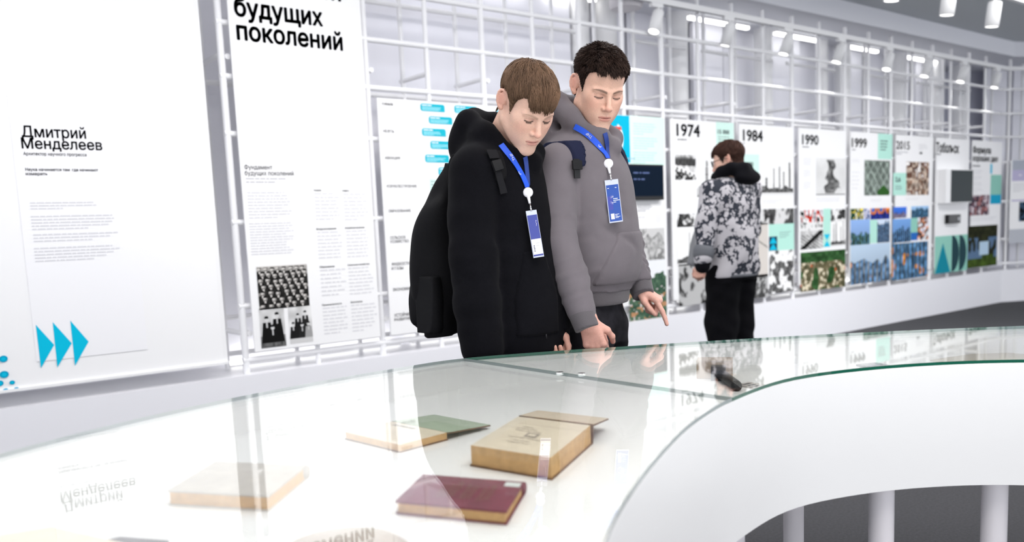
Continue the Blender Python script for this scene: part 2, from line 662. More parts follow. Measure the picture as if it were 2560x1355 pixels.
# ------------------------------------------------------------------ light strips behind the lattice
for k, (a, b) in enumerate(((4.75, 5.32), (6.50, 7.40), (7.84, 8.62), (9.22, 9.84), (10.46, 11.26), (1.95, 3.2), (3.3, 4.6))):
    o = thing('light_strip', ((a + b) / 2, 5.38, 3.07), ['glowing white light strip under the soffit beside the round ceiling fixture',
              'glowing white light strip under the soffit above the truck photograph panel', 'glowing white light strip under the soffit above the signpost panel',
              'glowing white light strip under the soffit above the mint square panel', 'glowing white light strip under the soffit above the two farthest panels',
              'light strip under the soffit above the tall text panel', 'light strip under the soffit above the wide timeline panel'][k],
              'light', 'light strips under the soffit')
    box('housing', (a, 5.36, 3.075), (b, 5.41, 3.10), WHITE, o)
    box('diffuser', (a + 0.01, 5.365, 3.052), (b - 0.01, 5.405, 3.075), LED, o)
for k, (a, b) in enumerate(((5.75, 6.30), (7.70, 8.46), (9.0, 9.62), (10.25, 11.05), (1.95, 3.2), (3.3, 4.6), (0.1, 1.75))):
    o = thing('light_strip', ((a + b) / 2, 5.33, 0.42), ['low glowing light strip on the plinth beside the pointing hand',
              'low glowing light strip on the plinth below the signpost panel', 'low glowing light strip on the plinth below the mint square panel',
              'low glowing light strip on the plinth below the two farthest panels',
              'low light strip on the plinth hidden behind the tall text panel', 'low light strip on the plinth hidden behind the timeline panel',
              'light strip on the wall hidden behind the large left board'][k], 'light', 'light strips on the plinth')
    zz = 0.42 if a > 1 else 0.60
    if a < 1:
        o.location.z = zz  # unseen strip added to brighten the gap under the left board
    box('housing', (a, 5.30, zz), (b, 5.36 if a > 1 else 5.42, zz + 0.012), WHITE, o)
    box('diffuser', (a + 0.01, 5.305, zz + 0.012), (b - 0.01, 5.355, zz + 0.03), LED, o)

# ------------------------------------------------------------------ track lighting
track = thing('lighting_track', (6.0, 4.86, 2.944), 'long white lighting track fixed along the front of the lattice', 'track')
box('track_channel', (1.86, 4.842, 2.944), (XEND, 4.882, 2.989), WHITE, track)
gm = mat('track_groove', (0.16, 0.16, 0.18), 0.6)
box('track_groove', (1.86, 4.856, 2.9425), (XEND, 4.868, 2.9442), gm, track)
e = thing('lighting_track', tuple(bent(0.0, 4.88, 2.95)), 'short lighting track on the turned end of the wall', 'track')
bent_box('track_channel', 0.02, 2.6, 4.842, 4.882, 2.944, 2.989, WHITE, e)


def spot(X, Y, ztop, aim, r, ln, label, group, power=0.0, cone=70, lit=True, color=(1, 0.98, 0.95)):
    """track spotlight: adapter, bracket and a tilted round head with a lens"""
    o = thing('track_spotlight', (X, Y, ztop), label, 'spotlight', group)
    box('adapter', (X - 0.085, Y - 0.018, ztop - 0.03), (X + 0.045, Y + 0.018, ztop), WHITE, o, bevel=0.004)
    tube('bracket', (X, Y, ztop - 0.03), (X, Y, ztop - 0.085), 0.013, WHITE, o)
    d = np.array(aim, float)
    d /= np.linalg.norm(d)
    a = np.array([X, Y, ztop - 0.075]) - d * 0.02
    V, Fc = lathe_geo([(0.0, 0), (r * 0.8, 0), (r * 0.97, 0.006), (r, 0.02), (r, ln), (r * 0.93, ln), (r * 0.9, ln - 0.008), (0.0, ln - 0.008)], 28)
    q = Vector(d).to_track_quat('Z', 'Y').to_matrix()
    W = np.array([q @ Vector(v) for v in V]) + a
    h = mesh_obj('lamp_head', W, Fc, WHITE, o, smooth=False)
    for p in h.data.polygons:
        p.use_smooth = abs(p.normal.dot(Vector(d))) < 0.4
    L = np.array([q @ Vector((r * 0.9 * math.cos(t), r * 0.9 * math.sin(t), ln - 0.004)) for t in np.linspace(0, 2 * PI, 24, endpoint=False)]) + a
    mesh_obj('lens', L, [list(range(24))], LENS if lit else WHITE, o)
    if power:
        ld = bpy.data.lights.new('spot_beam', 'SPOT')
        ld.energy = power
        ld.spot_size = math.radians(cone)
        ld.spot_blend = 0.9
        ld.shadow_soft_size = r
        ld.color = color
        lo = bpy.data.objects.new('spot_beam', ld)
        COL.objects.link(lo)
        lo.parent = o
        p = a + d * (ln + 0.01)
        lo.matrix_local = Matrix.Translation(Vector(p - base_of(o))) @ Vector(-d).to_track_quat('Z', 'Y').to_matrix().to_4x4()
    return o


ordn = ['beside the tall student, lens lit', 'above the truck photograph panel', 'above the refinery towers panel', 'above the signpost panel',
        'above the aerial city panel', 'above the panel with a mint square', 'above the square dark screen', 'last before the wall turns']
aims = [(-0.45, -0.05, -1), (-0.16, 0.22, -1), (-0.32, 0.16, -1), (-0.38, 0.18, -1), (-0.42, 0.02, -1), (-0.36, 0.16, -1), (-0.40, 0.14, -1), (-0.3, 0.12, -1)]
for k, X in enumerate((5.50, 6.42, 7.30, 8.21, 9.14, 10.0, 10.88, 11.78)):
    spot(X, 4.862, 2.944, aims[k], 0.046, 0.185, 'white cylinder spotlight on the lattice track, ' + ordn[k], 'spotlights on the lattice track', power=8, cone=80)
rail2 = thing('lighting_track', (7.2, 3.42, 3.03), 'suspended white lighting track under the grey ceiling at upper right', 'track')
box('track_channel', (0.2, 3.40, 3.03), (10.2, 3.44, 3.07), WHITE, rail2)
for X in (1.5, 4.5, 7.75, 9.6):
    tube('suspension_rod', (X, 3.42, 3.07), (X, 3.42, 3.28), 0.006, WHITE, rail2)
for k, X in enumerate((6.48, 7.36, 8.19)):
    spot(X, 3.42, 3.03, (-0.03, 0.10, -1), 0.057, 0.21, 'large white spotlight hanging at top right, ' + ['cut by the top edge of the photo', 'between its two neighbours', 'rightmost and fully in view'][k],
         'spotlights on the suspended track', power=45, cone=80)
# the same track goes on to the left, out of the picture, and lights the boards
for k, (X, aim, pw) in enumerate(((0.9, (0.05, 1.0, -1.05), 10), (2.35, (0.03, 1.0, -0.85), 20), (3.7, (0.0, 1.0, -1.0), 16), (5.1, (0.0, 1.0, -1.0), 30))):
    spot(X, 3.42, 3.03, aim, 0.057, 0.21, ['spotlight of the suspended track aimed at the large left board', 'spotlight of the suspended track aimed at the tall text panel',
         'spotlight of the suspended track aimed at the timeline panel', 'spotlight of the suspended track aimed at the screen panel'][k], 'spotlights on the suspended track', power=pw, cone=72)

# round fixture below the soffit, next to the twin columns
o = thing('ceiling_fixture', (5.33, 5.0, 2.94), 'round grey ceiling fixture hanging under the soffit, cut by the top edge', 'fixture')
V, Fc = lathe_geo([(0.0, 0), (0.125, 0.0), (0.135, 0.02), (0.135, 0.10), (0.05, 0.16)], 32)
mesh_obj('drum', np.array(V) + [5.33, 5.05, 2.925], Fc, mat('fixture_grey', (0.62, 0.60, 0.62), 0.5), o, smooth=False)

# ------------------------------------------------------------------ exhibition boards
FP = Face((0, YP, 0))


def W(px, py):
    p = onY(px, py, YP)
    return p[0], p[2]


def board(name, x0, z0, x1, z1, label, y=YP, t=0.012, material=None):
    o = box(name, (x0, y, z0), (x1, y + t, z1), material or BOARD, loc=((x0 + x1) / 2, y + t, z0))
    return tag(o, label, 'panel')


def tp(par, s, l, r, ytop, material=INK, bold=0.02, cap=None, name='lettering', fc=None, lift=0.0016):
    """lettering laid from photo point l (left baseline) to r (right baseline) on the board plane"""
    a, b = W(*l), W(*r)
    c = cap if cap else abs(W(l[0], ytop)[1] - a[1])
    return lettering(FP, par, s, a[0], a[1], c, material, width=abs(b[0] - a[0]), bold=bold, name=name, lift=lift)


def gp(par, l, r, lines, ybot, material=INKG, h=0.42, fill=0.88, gaps=(), name='text_block'):
    a, b = W(*l), W(*r)
    zb = W(l[0], ybot)[1]
    return greek(FP, par, a[0], a[1], b[0] - a[0], lines, (a[1] - zb) / lines, material, h=h, fill=fill, gaps=gaps, name=name)


def rect(l, r):
    a, b = W(*l), W(*r)
    return min(a[0], b[0]), min(a[1], b[1]), max(a[0], b[0]), max(a[1], b[1])


def pp(par, l, r, material, name='colour_block', lift=0.001):
    return patch(FP, par, *rect(l, r), material, name=name, lift=lift)


def ph(par, l, r, func, nx=40, lift=0.0014):
    return photo(FP, par, *rect(l, r), func, nx=int(nx * 1.5), lift=lift)


# ---- picture functions (x, y in 0..1, y up) returning r, g, b
def bw(v, warm=0.0):
    return v * (1 + warm), v, v * (1 - warm)


def f_truck(s):
    def f(x, y, a):
        g = 0.78 - 0.5 * (y > 0.55) * (vnoise(x * 9, y * 4 + 3, s) > 0.25) * np.clip((0.98 - y) * 6, 0, 1)
        g = g * (0.75 + 0.5 * vnoise(x * 14, y * 9 * a, s + 1))
        band = np.abs(y - (0.5 - 0.35 * x)) < 0.10
        g = np.where(band, 0.95, g)
        g = np.where(band & (np.abs((x * 5) % 1 - 0.5) < 0.17) & (np.abs(y - (0.49 - 0.35 * x)) < 0.05), 0.05, g)
        g = np.where((y < 0.42 - 0.32 * x) & (vnoise(x * 10, y * 14, s + 2) > 0.45), 0.22, g)
        return bw(g)
    return f


def f_towers(s, n=5, dark=0.15, sky=0.95):
    def f(x, y, a):
        g = np.full(x.shape, sky)
        r = random.Random(s)
        for k in range(n):
            c, w, h = 0.08 + 0.86 * (k + r.uniform(0.1, 0.9)) / n, r.uniform(0.02, 0.045), r.uniform(0.35, 1.0)
            m = (np.abs(x - c) < w * (1.2 - 0.4 * y)) & (y < h)
            g = np.where(m, 0.35 + 0.5 * (((y * 26 + k) % 1) > 0.45), g)
            g = np.where(m & (np.abs(x - c) < w * 0.4), dark, g)
        low = 0.16 + 0.1 * vnoise(x * 8, y * 0 + 2, s)
        g = np.where(y < low, 0.2 + 0.35 * vnoise(x * 16, y * 20, s + 5), g)
        g = np.where(y < 0.07, 0.9, g)
        return bw(g)
    return f


def f_crew(s, scale=9, lo=0.08, hi=0.95):
    def f(x, y, a):
        n = fbm(x * scale, y * scale * a, s, 3)
        g = np.where(n > 0.52, hi, np.where(n > 0.46, 0.5, lo + 0.25 * vnoise(x * 20, y * 20 * a, s + 3)))
        return bw(g)
    return f


def f_sign(s):
    def f(x, y, a):
        g = 0.93 - 0.12 * fbm(x * 3, y * 3, s)
        w = 0.10 + 0.13 * np.clip(1 - np.abs(y - 0.3) / 0.35, 0, 1)
        m = (np.abs(x - 0.5 + 0.04 * np.sin(y * 14)) < w * (0.6 + 0.8 * vnoise(x * 4, y * 9, s))) & (y < 0.95) & (y > 0.04)
        g = np.where(m, 0.18 + 0.45 * vnoise(x * 9, y * 16, s + 1), g)
        arm = (np.abs(((y * 16) % 1) - 0.5) < 0.22) & (y > 0.18) & (y < 0.42) & (x > 0.5) & (x < 0.86 - 0.2 * vnoise(x * 0, y * 16, s))
        g = np.where(arm, 0.4, g)
        g = np.where(y < 0.03, 0.5, g)
        return bw(g)
    return f


def f_street(s):
    def f(x, y, a):
        g = 0.55 + 0.4 * vnoise(x * 7, y * 5, s)
        d = y - 0.1 - 0.75 * x
        g = np.where(np.abs(d + 0.15) < 0.10, 0.15, g)
        g = np.where((np.abs(((x * 5 + y * 8) % 1) - 0.5) < 0.2) & (y < 0.55), g * 0.45, g)
        g = np.where(y > 0.68, 0.9 - 0.5 * (vnoise(x * 16, y * 7, s + 2) > 0.62), g)
        return bw(g)
    return f


def f_aerial(s, green=0.4, red=0.12):
    def f(x, y, a):
        n = fbm(x * 20, y * 20 * a, s, 3)
        m = fbm(x * 6, y * 5 * a, s + 40, 2)
        r, g, b = 0.30 + 0.55 * (n - 0.3), 0.30 + 0.42 * (n - 0.3), 0.22 + 0.35 * (n - 0.3)
        hi = n > 0.62
        r, g, b = np.where(hi, 0.86, r), np.where(hi, 0.82, g), np.where(hi, 0.72, b)
        rd = vnoise(x * 13, y * 13 * a, s + 9) > 1 - red
        r, g, b = np.where(rd, 0.75, r), np.where(rd, 0.36, g), np.where(rd, 0.22, b)
        gr = (m > 1 - green) | (y > 0.72)
        k = 0.7 + 0.6 * vnoise(x * 16, y * 12, s + 3)
        return np.where(gr, 0.20 * k, r), np.where(gr, 0.33 * k, g), np.where(gr, 0.19 * k, b)
    return f


def f_map(s):
    def f(x, y, a):
        n = fbm(x * 12 + y * 6, y * 12 * a - x * 6, s, 3)
        st = (np.abs(((x * 4 + y * 4 * a) % 1) - 0.5) > 0.44) | (np.abs(((x * 4 - y * 4 * a) % 1) - 0.5) > 0.45)
        g = 0.28 + 0.35 * n + 0.25 * st
        gr = (np.abs(x - 0.75) + np.abs(y - 0.08) * 1.2 < 0.28)
        return np.where(gr, 0.2, g * 0.92), np.where(gr, 0.36, g), np.where(gr, 0.17, g * 0.95)
    return f


def f_plant(s, sky=(0.62, 0.74, 0.90), steel=(0.45, 0.50, 0.58), orange=0.2, hor=0.5):
    def f(x, y, a):
        h = hor + 0.3 * (vnoise(x * 9, y * 0 + 1, s) - 0.3)
        k = 0.55 + 0.8 * vnoise(x * 24, y * 20 * a, s + 2)
        bar = (np.abs(((x * 9) % 1) - 0.5) < 0.12)
        low = y < h
        og = vnoise(x * 6, y * 6, s + 5) > 1 - orange
        out = []
        for c in range(3):
            base = steel[c] * k
            base = np.where(og, (0.80, 0.52, 0.20)[c] * k, base)
            base = np.where(bar, (0.35, 0.55, 0.75)[c] * k, base)
            out.append(np.where(low, base, sky[c] * (0.85 + 0.2 * y)))
        return tuple(out)
    return f


def f_patch(s, cols, scale=4):
    def f(x, y, a):
        n = vnoise(x * scale + 0.3, y * scale * a + 0.7, s)
        i = np.clip((n * len(cols)).astype(int), 0, len(cols) - 1)
        c = np.array(cols)[i]
        k = 0.65 + 0.7 * vnoise(x * 18, y * 18 * a, s + 4)
        return c[..., 0] * k, c[..., 1] * k, c[..., 2] * k
    return f


def f_town(s):
    def f(x, y, a):
        n = fbm(x * 16, y * 16 * a, s, 3)
        r, g, b = 0.15 + 0.28 * n, 0.25 + 0.28 * n, 0.21 + 0.22 * n
        o = (vnoise(x * 15, y * 22 * a, s + 5) > 0.74) & (y < 0.46)
        r, g, b = np.where(o, 0.72, r), np.where(o, 0.54, g), np.where(o, 0.40, b)
        w = (vnoise(x * 16, y * 24 * a, s + 8) > 0.82) & (y < 0.58)
        r, g, b = np.where(w, 0.86, r), np.where(w, 0.82, g), np.where(w, 0.82, b)
        sk = y > 0.70 + 0.06 * vnoise(x * 12, y * 0, s) + 0.05 * (vnoise(x * 5, y * 0, s + 3) > 0.55)
        return np.where(sk, 0.92, r), np.where(sk, 0.93, g), np.where(sk, 0.95, b)
    return f


def heads(x, y, a, rows, s, hw=0.045, shift=0.0, face=0.78, coat=0.12):
    """people in an old group photograph: pale faces with dark coats below them"""
    g = 0.45 + 0.25 * vnoise(x * 6, y * 6, s)
    r = random.Random(s)
    for j, (yy, n) in enumerate(rows):
        for k in range(n):
            cx = (k + 0.5 + 0.35 * (j % 2)) / (n + 0.35) + r.uniform(-0.015, 0.015)
            cy = yy + r.uniform(-0.02, 0.02)
            dx, dy = (x - cx) / hw, (y - cy) * a / hw
            body = (np.abs(dx) < 1.9) & (dy < -1.0) & (dy > -5.5)
            g = np.where(body, coat + 0.08 * vnoise(x * 30, y * 10, s + k), g)
            g = np.where((np.abs(dx) < 0.35) & (dy < -1.0) & (dy > -2.0), 0.8, g)
            d = dx ** 2 + (dy / 1.25) ** 2
            g = np.where(d < 1, face - 0.25 * (dx > 0.3), g)
            g = np.where((d < 1.25) & (dy > 0.45), 0.12, g)
            g = np.where((d < 0.8) & (dy < -0.45) & (dy > -0.9), 0.35, g)
    return g


def f_group(s):
    def f(x, y, a):
        g = heads(x, y, a, [(0.93, 8), (0.80, 8), (0.66, 7), (0.52, 7), (0.38, 6), (0.24, 6), (0.10, 6)], s, 0.042)
        return bw(np.where(y > 0.97, 0.8, g), 0.02)
    return f


def figure(g, x, y, a, cx, top, w, face=0.82, coat=0.1):
    dx, dy = (x - cx) / w, (y - top) * a / w
    g = np.where((np.abs(dx) < 1.3 + 0.12 * -dy) & (dy < -1.2) & (np.abs(dx) < 2.4), coat, g)
    g = np.where((np.abs(dx) < 0.3) & (dy < -1.2) & (dy > -3.0), 0.75, g)
    g = np.where(dx ** 2 + (dy / 1.2) ** 2 < 0.6, face, g)
    g = np.where((dx ** 2 + ((dy - 0.5) / 0.8) ** 2 < 0.6) & (dy > 0.2), 0.12, g)
    return g


def f_two(s):
    def f(x, y, a):
        g = 0.72 - 0.3 * (y < 0.3) + 0.15 * vnoise(x * 5, y * 4, s)
        g = figure(g, x, y, a, 0.28, 0.72, 0.11)
        g = figure(g, x, y, a, 0.70, 0.80, 0.11)
        g = figure(g, x, y, a, 0.50, 0.50, 0.10)
        return bw(np.where(y < 0.12, 0.25 + 0.2 * vnoise(x * 12, y * 12, s), g))
    return f


def f_family(s):
    def f(x, y, a):
        g = 0.74 + 0.2 * vnoise(x * 4, y * 4, s)
        for cx, t in ((0.40, 0.74), (0.72, 0.80), (0.18, 0.52), (0.56, 0.48), (0.84, 0.5)):
            g = figure(g, x, y, a, cx, t, 0.085, coat=0.13 if cx < 0.5 else 0.45 * (cx > 0.8) + 0.16)
        return bw(np.where(y < 0.13, 0.8, g))
    return f


# ---- large board at the left
bl = board('wall_board', -0.9, 0.512, 1.772, 3.05, 'large white wall board with a dark two-line name and three cyan triangles', t=0.035)
mesh_obj('edge_strip', *box_geo((1.772, YP + 0.01, 0.512), (1.80, YP + 0.03, 3.05)), WHITE, bl)
mesh_obj('bottom_rail', *box_geo((-0.9, YP - 0.012, 0.500), (1.80, YP + 0.03, 0.514)), WHITE, bl)
sheet = box('mounted_sheet', (0.822, YP - 0.004, 0.635), (1.36, YP - 0.0005, 2.03), mat('sheet_white', (0.88, 0.88, 0.905), 0.5), bl)
L0 = 0.0056


def tpl(*a, **k):
    return tp(*a, lift=L0, **k)


tpl(bl, 'Дмитрий', (54, 342), (215, 345), 315, bold=0.018)
tpl(bl, 'Менделеев', (54, 371), (256, 377), 345, bold=0.018)
tpl(bl, 'Архитектор научного прогресса', (58, 388), (216, 391), 380, INKB, bold=0.012)
tpl(bl, '«Наука начинается там, где начинают', (63, 427), (245, 430), 420, INKB, bold=0.02)
tpl(bl, 'измерять.»', (64, 438), (119, 439), 431, INKB, bold=0.02)
for (l, r, n, yb, s) in (((74, 506), (276, 508), 3, 528, 1), ((76, 540), (290, 538), 5, 580, 2), ((82, 586), (296, 580), 3, 610, 3), ((84, 620), (300, 612), 5, 660, 4)):
    a, b = W(*l), W(*r)
    greek(FP, bl, a[0], a[1], b[0] - a[0], n, (a[1] - W(l[0], yb)[1]) / n, INKL, h=0.38, fill=0.92, seed=s, lift=L0)
for t in (((89, 812), (102, 920), (135, 862)), ((131, 805), (143, 918), (179, 858)), ((175, 801), (187, 914), (221, 854))):
    poly(FP, bl, [W(*p) for p in t], CYAN, 'cyan_triangle', lift=L0)
for (x, y, r) in ((8, 897, 7), (10, 936, 7.5), (-1, 958, 6), (30, 956, 4.5), (14, 976, 4.5), (41, 973, 4.5), (-22, 920, 7), (-30, 965, 6)):
    c = W(x, y)
    rr = r / 420.0
    poly(FP, bl, [(c[0] + rr * 1.15 * math.cos(t), c[1] + rr * math.sin(t)) for t in np.linspace(0, 2 * PI, 18, endpoint=False)], TEAL, 'printed_dot', lift=L0)
    poly(FP, bl, [(c[0] + rr * 0.6 * math.cos(t), c[1] + rr * 0.5 * math.sin(t)) for t in np.linspace(0, 2 * PI, 14, endpoint=False)], CYAN, 'printed_dot', lift=L0 + 0.0004)

# ---- tall text panel
Z0, Z1 = 0.547, 2.058
b2 = board('text_panel', P0, Z0, P0 + PW, 2.935, 'tall white panel with a big black heading and old group photographs')
tp(b2, 'Фундамент', (572, -38), (862, 17), -76, bold=0.034, cap=0.098)
tp(b2, 'будущих', (586, 38), (808, 66), 0, bold=0.034, cap=0.098)
tp(b2, 'поколений', (592, 98), (858, 129), 60, bold=0.034, cap=0.098)
tp(b2, 'Фундамент', (611, 423), (681, 424), 412, INKB, bold=0.006)
tp(b2, 'будущих поколений', (612, 438), (734, 438), 427, INKB, bold=0.006)
gp(b2, (614, 445), (745, 448), 2, 462, h=0.35)
gp(b2, (617, 480), (726, 478), 9, 551, INKL)
gp(b2, (622, 558), (738, 553), 12, 642, INKL)
p2s = rect((628, 662), (790, 868))
for (x, y, w, nb) in ((784, 472, 62, 8), (856, 473, 62, 8), (791, 569, 66, 8), (863, 566, 66, 8), (799, 664, 66, 7), (869, 659, 66, 8), (805, 759, 66, 8), (876, 752, 66, 8)):
    heading = {(784, 472): 'Химия', (856, 473): 'Нефть', (791, 569): 'Воздухоплавание', (863, 566): 'Кораблестроение', (799, 664): 'Образование',
               (869, 659): 'Сельское хозяйство', (805, 759): 'Промышленность', (876, 752): 'Экономика'}[(x, y)]
    a = W(x, y + 6)
    lettering(FP, b2, heading, a[0], a[1], 0.011, INKB, bold=0.015)
    gp(b2, (x + 1, y + 11), (x + w, y + 10), nb, y + 84, INKL, h=0.3)
ph(b2, (640, 667), (774, 764), f_group(3), nx=110)
ph(b2, (646, 772), (716, 864), f_two(4), nx=60)
ph(b2, (719, 767), (783, 853), f_family(5), nx=60)

# ---- wide timeline panel
b3 = board('timeline_panel', 2.885, Z0, 4.652, Z1, 'wide white timeline panel with cyan speech boxes behind the student in black')
for s, l, r, t in (('ХИМИЯ', (954, 263), (982, 263), 256), ('НЕФТЬ', (958, 331), (985, 332), 324), ('АВИАЦИЯ', (962, 398), (1000, 398), 391),
                   ('КОРАБЛЕСТРОЕНИЕ', (967, 469), (1042, 469), 462), ('ОБРАЗОВАНИЕ', (971, 531), (1027, 531), 524), ('СЕЛЬСКОЕ', (975, 598), (1014, 598), 591),
                   ('ХОЗЯЙСТВО', (975, 608), (1022, 607), 601), ('ЖИДКОСТИ', (979, 664), (1024, 662), 657), ('И ГАЗЫ', (979, 675), (1008, 673), 668),
                   ('ЭКОНОМИКА', (982, 728), (1034, 726), 721), ('УСТОЙЧИВОЕ', (986, 793), (1037, 790), 785), ('РАЗВИТИЕ', (986, 803), (1027, 801), 796)):
    tp(b3, s, l, r, t, INKB, bold=0.006)


def bubble(par, l, r, material=CYANB):
    x0, z0, x1, z1 = rect(l, r)
    c = 0.016
    pts = []
    for (cx, cz, a0) in ((x1 - c, z1 - c, 0), (x0 + c, z1 - c, 90), (x0 + c, z0 + c, 180)):
        pts += [(cx + c * math.cos(math.radians(a0 + 90 * k / 4)), cz + c * math.sin(math.radians(a0 + 90 * k / 4))) for k in range(5)]
    pts += [(x1, z0)]
    o = poly(FP, par, pts, material, 'speech_box')
    w = x1 - x0
    hb = z1 - z0
    greek(FP, par, x0 + 0.012, z1 - hb * 0.16, w * 0.62, 1, hb * 0.26, BOARD, lift=0.0022, fill=1.0)
    greek(FP, par, x0 + 0.012, z1 - hb * 0.42, w * 0.84, 4, hb * 0.13, CYANP, lift=0.0022)
    return o


for l, r in (((1050, 258), (1112, 281)), ((1071, 290), (1131, 312)), ((1054, 320), (1115, 342)), ((1075, 352), (1135, 374)), ((1062, 386), (1123, 407)), ((1095, 418), (1155, 439)),
             ((1088, 485), (1148, 506)), ((1135, 263), (1193, 286)), ((1148, 295), (1206, 317)), ((1239, 274), (1292, 296)), ((1110, 560), (1165, 580))):
    bubble(b3, l, r)
pp(b3, (1073, 447), (1104, 478), MINTP)
gp(b3, (1077, 453), (1100, 453), 3, 476, INKB, h=0.25)

# ---- screen panel behind the tall student
b4 = board('screen_panel', P0 + 3 * PITCH, Z0, P0 + 3 * PITCH + PW, Z1, 'panel with turquoise and mint blocks and a wide black screen')
zt = Z1 - 0.002
xr = P0 + 3 * PITCH + PW
patch(FP, b4, 4.74, W(1575, 407)[1], W(1573, 290)[0], zt, mat('turquoise_print', (0.0, 0.42, 0.62), 0.7, spec=0.1))
patch(FP, b4, W(1573, 290)[0], W(1600, 412)[1], xr, zt, MINTP)
for k in range(3):
    gp(b4, (1583, 308 + 36 * k), (1644, 312 + 36 * k), 5, 308 + 36 * k + 32, mat('mint_ink', (0.18, 0.36, 0.33), 0.6), h=0.22)
cx, cz = W(1541, 348)
ring = [(cx + 0.075 * math.cos(t), cz + 0.12 * math.sin(t)) for t in np.linspace(-1.5, 1.35, 16)]
ring += [(cx + 0.045 * math.cos(t), cz + 0.085 * math.sin(t)) for t in np.linspace(1.35, -1.5, 16)]
mesh_obj('ring_emblem', [FP.p(a, b, 0.0018) for a, b in ring], [(i, i + 1, 30 - i, 31 - i) for i in range(15)], BOARD, b4)
RED = mat('red_print', (0.78, 0.08, 0.06), 0.7, spec=0.1)
pp(b4, (1536, 316), (1553, 326), RED, lift=0.002)
gp(b4, (1541, 319), (1551, 319), 1, 324, BOARD, h=0.5)
tp(b4, '1972', (1580, 517), (1590, 517), 511, INKB)
gp(b4, (1593, 512), (1632, 512), 4, 532, INKB, h=0.3)
gp(b4, (1582, 543), (1622, 543), 2, 556, INKG, h=0.3)
gp(b4, (1638, 536), (1656, 536), 6, 560, INKL, h=0.3)
ph(b4, (1578, 573), (1662, 648), f_crew(21, 5, 0.55, 0.80), nx=40)
ph(b4, (1570, 655), (1667, 792), f_town(8), nx=80)
tv = thing('wall_screen', (5.2, YP, W(1600, 500)[1]), 'wide black screen on the turquoise panel behind the tall student', 'screen')
x0, z0, x1, z1 = rect((1510, 410), (1650, 500))
x0 = 4.80
box('bezel', (x0, YP - 0.045, z0), (x1, YP - 0.001, z1), BLACKP, tv, bevel=0.004)
SCR = mat('dark_screen', (0.003, 0.007, 0.016), 0.5, spec=0.03, emit=(0.0, 0.006, 0.016), estr=0.4)
box('display', (x0 + 0.012, YP - 0.0465, z0 + 0.03), (x1 - 0.012, YP - 0.0449, z1 - 0.012), SCR, tv)
FS = Face((0, YP - 0.0465, 0))
greek(FS, tv, x1 - 0.46, z0 + 0.33, 0.34, 1, 0.024, mat('screen_text', (0.2, 0.3, 0.4), 0.4, emit=(0.25, 0.4, 0.55), estr=0.35), h=0.4)
greek(FS, tv, x1 - 0.36, z0 + 0.22, 0.2, 2, 0.05, mat('screen_text_dim', (0.05, 0.08, 0.2), 0.4, emit=(0.05, 0.1, 0.3), estr=0.3), h=0.2)

# ---- year panels
def year_panel(n, name, label):
    return board(name, P0 + n * PITCH, Z0, P0 + n * PITCH + PW, Z1, label)


b74 = year_panel(4, 'year_panel', 'white panel headed 1974 with a mint corner and black-and-white photographs')
tp(b74, '1974', (1691, 339), (1750, 343), 309, bold=0.03)
gp(b74, (1693, 347), (1735, 349), 1, 354, INK, h=0.4)
patch(FP, b74, W(1790, 310)[0], W(1800, 388)[1], P0 + 4 * PITCH + PW, Z1 - 0.001, MINTP)
tp(b74, '15 000', (1794, 334), (1823, 336), 324, INKB, bold=0.03)
gp(b74, (1795, 341), (1832, 343), 4, 366, INK, h=0.22)
ph(b74, (1687, 386), (1740, 450), f_truck(1))
ph(b74, (1746, 378), (1836, 490), f_towers(12, 3, 0.4, 0.96))
ph(b74, (1742, 470), (1775, 492), f_crew(3, 4, 0.2, 0.8), nx=20, lift=0.002)
gp(b74, (1697, 500), (1745, 503), 2, 510, INKL, h=0.25)
ph(b74, (1692, 535), (1745, 566), f_crew(6, 6, 0.1, 0.9))
ph(b74, (1692, 566), (1760, 660), f_towers(15, 2, 0.6, 0.95))
ph(b74, (1696, 662), (1836, 748), f_crew(31, 9, 0.12, 0.72), nx=70)

b84 = year_panel(5, 'year_panel', 'white panel headed 1984 with refinery towers and stacked cyan triangles')
tp(b84, '1984', (1857, 351), (1907, 354), 324, bold=0.03)
gp(b84, (1858, 357), (1867, 358), 1, 361, INK, h=0.5)
pp(b84, (1855, 385), (1898, 455), MINTP)
tp(b84, '8 000', (1861, 415), (1883, 416), 405, INKB, bold=0.03)
gp(b84, (1862, 419), (1883, 419), 4, 445, INK, h=0.2)
ph(b84, (1902, 386), (1983, 488), f_towers(9, 5), nx=60)
gp(b84, (1906, 501), (1960, 503), 2, 512, INKL, h=0.25)
ph(b84, (1870, 524), (1984, 558), f_crew(14, 8, 0.15, 0.85))
ph(b84, (1866, 560), (1920, 690), lambda x, y, a: bw(0.80 - 0.35 * (np.abs(x - 0.28) < 0.03) - 0.3 * (np.abs(y - 0.72 + 0.3 * (x - 0.4)) < 0.015) * (x > 0.3), 0.03))
ph(b84, (1866, 690), (1920, 742), f_crew(17, 6, 0.2, 0.7))
pp(b84, (1922, 558), (1985, 626), MINT)
pp(b84, (1922, 592), (1943, 626), mat('navy_print', (0.01, 0.06, 0.11), 0.7, spec=0.1), lift=0.0016)
for k in range(2):
    x0, z0, x1, z1 = rect((1923, 593 + 16.5 * k), (1942, 608 + 16.5 * k))
    poly(FP, b84, [(x0, z0), (x1, z0), ((x0 + x1) / 2, z1)], CYAN, 'cyan_triangle', lift=0.0022)
gp(b84, (1948, 580), (1978, 580), 4, 598, INKB, h=0.22)
ph(b84, (1923, 628), (1984, 728), f_crew(23, 6, 0.25, 0.95), nx=44)

